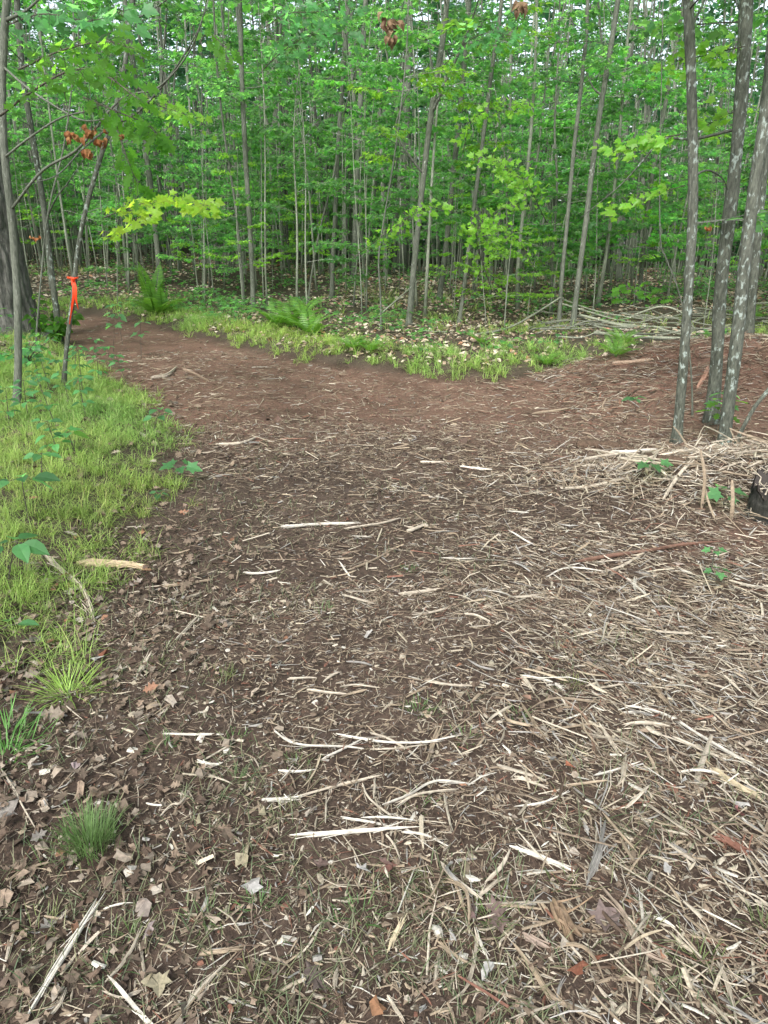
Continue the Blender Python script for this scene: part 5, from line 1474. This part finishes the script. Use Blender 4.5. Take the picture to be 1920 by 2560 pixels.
# ------------------------------------------------------------------ litter
def wedge(n, r0, r1, p=1.0, aw=.64):
    r = r0 + (r1 - r0) * R.random(n) ** p; a = R.uniform(-aw, aw, n)
    return r * np.sin(a), r * np.cos(a)
PAL = np.array([PALE, WHITE, TAN, BROWN, GREY, RED, (.33, .285, .215), (.19, .145, .105)])
def chip_cols(n, w):
    c = PAL[R.choice(len(PAL), n, p=np.array(w) / sum(w))] * R.uniform(.65, 1.25, n)[:, None]
    return c
def litter():
    A = Acc()
    def layer(n, r0, r1, p, L, W, k, lift, w, dens):
        x, y = wedge(n, r0, r1, p)
        keep = R.random(n) < dens(x, y); x, y = x[keep], y[keep]; n = len(x)
        l = R.lognormal(math.log(L), .65, n).clip(L * .3, L * 4); wd = R.lognormal(math.log(W), .5, n)
        an = R.uniform(0, math.pi, n)
        an = np.where((x > .4) & (y < 4) & (R.random(n) < .45), R.normal(-.9, .45, n), an)       # combed one way on the right
        z = height(x, y) - .003 + R.random(n) ** 2 * lift + wd * .2
        chips(A, np.stack([x, y, z], -1), an, l, wd, wd * R.uniform(.35, .8, n), R.normal(0, .14, n), chip_cols(n, w), k, roll=R.uniform(-.6, .6, n))
    inside = lambda x, y: sstep(.25, -.25, sdist(x, y))
    base = lambda x, y: inside(x, y) * (.35 + .65 * sstep(-1.6, .6, x + .5 * y * .3)) * (.45 + .9 * fbm(x * 1.8, y * 1.8, 15))
    right = lambda x, y: inside(x, y) * sstep(-.2, 1.2, x) * (.5 + .8 * fbm(x * 2.8, y * 2.8, 16))
    wl_ = [2.5, .35, 6, 6, 1.5, 1.0, 4, 7]
    layer(46000, .95, 3.3, .75, .026, .0027, 3, .014, wl_, base)
    layer(20000, .95, 4.2, .8, .045, .0042, 3, .026, [5, 1, 4, 2, 2, .8, 4, 4], right)
    layer(5200, .95, 3.8, .8, .095, .0040, 3, .034, [4, 1.2, 4, 1, 3, .5, 5, 3], right)
    layer(9000, 10.5, 19, .8, .08, .011, 2, .02, [2, .5, 5, 7, 1, 1, 3, 6], lambda x, y: inside(x, y))
    layer(9000, .95, 3.2, .75, .012, .0024, 2, .006, wl_, inside)
    layer(54000, 2.8, 6.8, .8, .040, .0052, 2, .017, [2.2, .2, 7, 8, 1.2, 1.2, 3.6, 8], base)
    layer(38000, 5.0, 11.5, .8, .065, .0078, 2, .022, [1.6, .3, 5, 8, 1, 1.6, 3, 8], lambda x, y: inside(x, y) * .8)
    layer(1500, 1.0, 3.2, .8, .018, .009, 3, .012, [4, 4, 3, 2, 2, 3, 4, 3], lambda x, y: inside(x, y))
    n = 5200; x = R.uniform(1.8, 6.5, n); y = 8.1 + R.normal(0, .75, n); k = sdist(x, y) < .25; x, y = x[k], y[k]; n = len(x)
    chips(A, np.stack([x, y, height(x, y) + R.random(n) * .03], -1), R.normal(.5, .6, n), R.lognormal(math.log(.12), .5, n).clip(.04, .45), R.lognormal(math.log(.008), .4, n), np.full(n, .006), R.normal(0, .2, n), chip_cols(n, [1, .2, 3, 6, 1, 3, 1, 5]), 3)
    # round the heap
    n = 6000; x = R.normal(2.35, .7, n); y = R.normal(4.75, .42, n)
    l = R.lognormal(math.log(.075), .5, n).clip(.02, .25); wd = R.lognormal(math.log(.0055), .4, n)
    chips(A, np.stack([x, y, height(x, y) + R.random(n) ** 1.5 * .06], -1), R.uniform(0, 3.14, n), l, wd, wd * .6, R.normal(0, .3, n), chip_cols(n, [5, 1, 5, 3, 2, .8, 5, 4]), 3)
    obj('wood_chips', A.mesh('wood_chips', [M_CHIP]), kind='stuff', label='mat of shredded wood chips and fibres covering the clearing')
    # crumbs of soil
    B = Acc(); n = 9000; x, y = wedge(n, 1.0, 7.0, .9)
    keep = sdist(x, y) < .1; x, y = x[keep], y[keep]; n = len(x)
    ico = np.array([(1, 0, 0), (-1, 0, 0), (0, 1, 0), (0, -1, 0), (0, 0, .8), (0, 0, -.8)], float)
    tf = np.array([(0, 2, 4), (2, 1, 4), (1, 3, 4), (3, 0, 4), (2, 0, 5), (1, 2, 5), (3, 1, 5), (0, 3, 5)])
    a = R.uniform(0, 6.28, n); M = frames(np.stack([np.cos(a), np.sin(a), R.normal(0, .4, n)], -1), np.tile([0, 0, 1.], (n, 1)))
    S = R.lognormal(math.log(.004), .5, n)[:, None] * R.uniform(.6, 1.3, (n, 3)) * np.clip(y / 2.2, 1, 2.4)[:, None]
    inst(B, ico, tf, M, np.stack([x, y, height(x, y) + .002], -1), S, soil_colour(x, y) * R.uniform(.6, 1.3, n)[:, None])
    obj('soil_crumbs', B.mesh('soil_crumbs', [M_DRY]), kind='stuff', label='small crumbs of dark soil among the chips')
litter()
def scrap(i):
    n = 9; a = np.sort(R.uniform(0, 6.28, n)); r = R.uniform(.22, .55, n)
    V = np.vstack([[0, 0, 0], np.stack([r * np.cos(a) * 1.3 + .3, r * np.sin(a), R.normal(0, .13, n)], -1)])
    return V, np.array([[0, 1 + k, 1 + (k + 1) % n] for k in range(n)])
SCRAPS = [scrap(i) for i in range(8)]
def leaf_litter():
    A = Acc()
    DP = np.array([(.20, .15, .11), (.28, .21, .155), (.13, .09, .065), (.34, .28, .22), (.30, .16, .10), (.40, .35, .29)])
    def lay(x, y, size, tm, br=1.0, jit=.45, w=(3, 3, 3, 2, .3, .6)):
        n = len(x)
        a = R.uniform(0, 6.28, n)
        D = np.stack([np.cos(a), np.sin(a), R.normal(0, .25, n)], -1)
        M = frames(D, np.tile([0, 0, 1.], (n, 1)) + R.normal(0, jit, (n, 3)))
        c = DP[R.choice(6, n, p=np.array(w) / sum(w))] * R.uniform(.55, 1.2, n)[:, None] * br * .85
        S = size * R.uniform(.5, 1.25, n)
        inst(A, tm[0], tm[1], M, np.stack([x, y, height(x, y) + .012 + R.random(n) * .02], -1), S, c)
    # dark leaves of the left foreground
    n = 7500; x, y = wedge(n, 1.0, 4.2, .8, .62)
    k = (R.random(n) < sstep(.1, -1.1, x + .15 * y) * (.3 + .9 * fbm(x * 2, y * 2, 18))) & (sdist(x, y) < .4); x, y = x[k], y[k]
    for i in range(8): lay(x[i::9], y[i::9], .036, SCRAPS[i])
    lay(x[8::9], y[8::9], .055, OAK)
    n = 1400; x, y = wedge(n, 1.0, 4.5, .8, .62)
    for i in range(8): lay(x[i::8], y[i::8], .022, SCRAPS[i])
    # under the left sedge and on the forest floor
    x = R.uniform(-5, -.9, 1600); y = R.uniform(2, 9.5, 1600); k = sdist(x, y) > -.4; lay(x[k], y[k], .075, OAK)
    n = 42000; y = 8.5 + 27 * R.random(n) ** 1.3; x = R.uniform(-.66, .66, n) * y
    k = (sdist(x, y) > .35) & (R.random(n) < .25 + sstep(.4, .6, fbm(x * .35, y * .35, 28))); x, y = x[k], y[k]
    lay(x, y, .085 * np.clip(y / 14, 1, 2), KITE, 1.9, .5, (3, 4, 2, 4, 1, 3))
    obj('leaf_litter', A.mesh('leaf_litter', [M_DRY]), kind='stuff', label='brown fallen leaves over the forest floor and the left foreground')
    # low green growth of the forest floor
    B = Acc()
    n = 8500; y = 8.9 + 25 * R.random(n) ** 1.2; x = R.uniform(-.66, .66, n) * y
    k = (sdist(x, y) > .5) & (R.random(n) < sstep(.47, .68, fbm(x * .6, y * .6, 128)) * (.35 + .65 * sstep(10, 15, y))); x, y = x[k], y[k]; n = len(x); q = 6
    hz = R.uniform(.04, .38, n)
    P = np.repeat(np.stack([x, y, height(x, y) + hz], -1), q, 0) + R.normal(0, 1, (n * q, 3)) * [.10, .10, .03]
    a = R.uniform(0, 6.28, n * q); D = np.stack([np.cos(a), np.sin(a), R.normal(-.1, .2, n * q)], -1)
    M = frames(D, np.tile([0, 0, 1.], (n * q, 1)) + R.normal(0, .25, (n * q, 3)))
    inst(B, MAPLE5[0], MAPLE5[1], M, P, R.uniform(.05, .12, n * q), leaf_cols(n * q), 0)
    for i in range(n):
        if i % 3 == 0: add_tube(B, np.array([(x[i], y[i], P[i * q, 2] - hz[i] - .02), (x[i], y[i], P[i * q, 2])]), [.003, .002], 3, m=1, cap=False)
    obj('ground_cover', B.mesh('ground_cover', [M_LEAF_B, M_TWIG]), kind='stuff', label='low green seedlings carpeting the floor of the wood')
leaf_litter()

# single dry leaves and flakes that stand out
def dry_leaf(px, size, c, label, tm=OAK, name='dry_leaf', cat='leaf', ang=None):
    p = hits(*px); p[2] += .016; c = np.array(c) * .62
    if tm is OVAL: tm = SCRAPS[int(R.integers(8))]
    V = tm[0].copy(); V[:, 0] -= .5
    V[:, 2] += .35 * V[:, 0] ** 2 + .5 * V[:, 1] ** 2 * R.choice([-1, 1]) + .05 * np.sin(V[:, 0] * 9 + V[:, 1] * 7)
    o = obj(name, Acc().add(V * size, tm[1], c).mesh(name, [M_DRY]), loc=p, label=label, cat=cat)
    o.rotation_euler = (R.normal(0, .25), R.normal(0, .25), R.uniform(0, 6.28) if ang is None else ang)
CR, GB, BR, RB, WT = (.50, .44, .30), (.42, .38, .34), (.22, .16, .12), (.32, .13, .08), (.60, .58, .55)
for px, s, c, lab, tm in [
    ((400, 2480), .055, CR, 'cream torn leaf beside the upright pale sliver', MAPLE), ((375, 2460), .04, CR, 'small yellowish leaf just above the cream torn one', OVAL),
    ((362, 2290), .05, (.5, .42, .36), 'pinkish-tan folded leaf above the upright pale sliver', OVAL), ((368, 2350), .045, (.5, .40, .38), 'pink bark flake on the lower left soil', OVAL),
    ((125, 2325), .055, GB, 'grey-brown curled leaf left of the thick white splinter', OAK), ((30, 2465), .05, BR, 'brown leaf at the left edge near the bottom', OVAL),
    ((225, 2155), .04, CR, 'pale flake just below the sedge tuft', OVAL), ((100, 2100), .05, GB, 'pale curled leaf at the left, above the tan splinter', OAK),
    ((20, 2035), .075, GB, 'broad grey crumpled leaf at the left edge', MAPLE), ((265, 1642), .06, RB, 'rusty orange leaf among the dark ones at left', OVAL),
    ((98, 1665), .07, (.34, .24, .17), 'brown leaf standing on edge near the left grass', OAK), ((180, 1640), .07, BR, 'dark brown oak leaf near the left grass', OAK),
    ((240, 1660), .05, WT, 'bleached white leaf scrap at left', OVAL), ((195, 1920), .04, (.5, .4, .4), 'pinkish sliver of bark on the dark soil at left', OVAL),
    ((340, 1465), .075, (.46, .38, .33), 'pale oak leaf at the edge of the left grass', OAK), ((330, 1184), .055, (.50, .26, .14), 'orange-tan leaf lying on the left grass', OVAL),
    ((330, 1220), .05, (.45, .34, .24), 'tan leaf below the orange one on the left grass', OVAL), ((445, 1205), .05, (.5, .36, .24), 'tan leaf at the right rim of the left grass', OVAL),
    ((235, 1365), .06, (.42, .30, .13), 'yellow-brown leaf just above the thick shredded butt', OVAL), ((250, 1650), .05, BR, 'brown leaf beside the rusty orange one', OVAL),
    ((1180, 2290), .06, (.40, .27, .25), 'pink bark strip at lower right centre', OVAL), ((1240, 2300), .09, (.24, .17, .15), 'large dark leaf with holes at right of the lower centre', OAK),
    ((1125, 2350), .035, WT, 'bright white chip at the lower centre', OVAL), ((1520, 2310), .08, (.28, .21, .19), 'crumpled mauve-brown leaf left of the bent brown stick', MAPLE),
    ((1430, 2440), .05, RB, 'rust-red bark scrap near the broad bark-edged piece', OVAL), ((1490, 2420), .035, RB, 'small rust-red scrap right of the other one', OVAL),
    ((1855, 2055), .05, (.55, .25, .24), 'pink and red scrap near the right edge', OVAL), ((1670, 2195), .04, WT, 'white curled flake right of the grey frayed bundle', OVAL),
    ((1760, 2190), .03, (.65, .58, .55), 'pinkish-white flake near the right edge', OVAL), ((1845, 2020), .035, WT, 'white scrap above the pink and red one', OVAL),
    ((1706, 1970), .03, WT, 'white scrap below the short level white splinter', OVAL), ((1420, 1925), .05, (.42, .17, .10), 'orange-brown bark curl left of the thick upright splinter', OVAL),
    ((1320, 1757), .035, (.45, .28, .2), 'tan-red chip near the small grass tuft at right', OVAL), ((1018, 1433), .035, WT, 'white flake on the dark green patch', OVAL),
    ((955, 2190), .06, (.30, .15, .12), 'red-brown leaf right of the lower centre', OVAL), ((915, 2195), .035, WT, 'white crumpled scrap in the lower centre', OVAL),
    ((975, 2180), .05, (.32, .2, .17), 'mauve leaf beside the red-brown one', OVAL), ((800, 2175), .06, (.22, .15, .13), 'dark mauve leaf under the big bowed splinter', OAK),
    ((790, 2460), .085, (.17, .13, .115), 'broad dark wet leaf near the bottom, left of centre', OAK), ((935, 2525), .04, (.42, .22, .12), 'orange-brown chip near the bottom centre', OVAL),
    ((1058, 2535), .03, WT, 'small white flake near the bottom centre', OVAL), ((645, 2230), .045, WT, 'cream chip left of the lower centre', OVAL),
    ((655, 2045), .04, CR, 'yellowish leaf by the thick white torn end', OVAL), ((1205, 2450), .035, WT, 'white curled peel right of the bottom centre', OVAL),
    ((1530, 1490), .05, (.5, .42, .34), 'pale bark flake under the brown stick', OVAL), ((1690, 1420), .05, (.55, .45, .38), 'pinkish chip right under the brown stick', OVAL),
    ((90, 1610), .08, GB, 'grey crumpled leaf pile top at the left grass edge', MAPLE), ((60, 1650), .07, GB, 'grey leaf under the crumpled one at the left edge', OAK),
    ((500, 2060), .04, CR, 'small tan leaf on the soil left of centre', OVAL), ((560, 2085), .05, (.3, .22, .16), 'brown leaf left of the big bowed splinter', OAK),
    ((600, 2175), .05, CR, 'tan curled leaf on the left of the lower centre', OVAL), ((555, 1565), .06, (.40, .33, .28), 'pale brown leaf on the left of the clearing', OAK)]:
    dry_leaf(px, s, c, lab, tm)

# medium splinters, still told apart one by one
def medium():
    prot = []
    for i in range(16):
        L = R.uniform(.09, .22); x = np.linspace(-L / 2, L / 2, 8)
        P = np.stack([x, L * .12 * np.sin((x / L + .5) * math.pi) * R.normal(0, 1), .006 * np.sin(x * 20)], -1)
        c = [PALE, WHITE, TAN, (.46, .38, .27), GREY, PALE, BROWN, TAN][i % 8]
        prot.append((wood_mesh(P, R.uniform(.0028, .0055), np.array(c) * R.uniform(.8, 1.1), 5, 2), ['pale', 'whitish', 'tan', 'straw', 'grey', 'pale', 'brown', 'tan'][i % 8]))
    def zone(x, y):
        if y > 4.2: return 'on the chips in the far half of the clearing'
        if x < -.45 * y * .55: return 'on the dark soil at the left foreground' if y < 2.4 else 'near the edge of the left grass'
        if x > .28 * y: return 'in the tangle at the right foreground' if y < 2.4 else 'right of the clearing centre'
        return 'in the central foreground' if y < 2.4 else 'in the middle of the clearing'
    k = 0
    while k < 170:
        r = 1.05 + 5.5 * R.random() ** .9; a = R.uniform(-.5, .52); x, y = r * math.sin(a), r * math.cos(a)
        if sdist(np.array([x]), np.array([y]))[0] > -.1 or R.random() > .45 + .5 * float(sstep(-.5, .8, x)): continue
        me, cn = prot[int(R.integers(16))]; z = zone(x, y)
        o = obj('small_splinter', me, loc=(x, y, gz(x, y) + R.uniform(.012, .028)), label=f'small {cn} splinter lying {z}', cat='splinter', group=f'small {cn} splinters {z}')
        s = R.uniform(.7, 1.2); o.scale = (s, s, s); o.rotation_euler = (R.uniform(-1, 1), R.normal(0, .08), R.uniform(0, 6.28)); k += 1
medium()
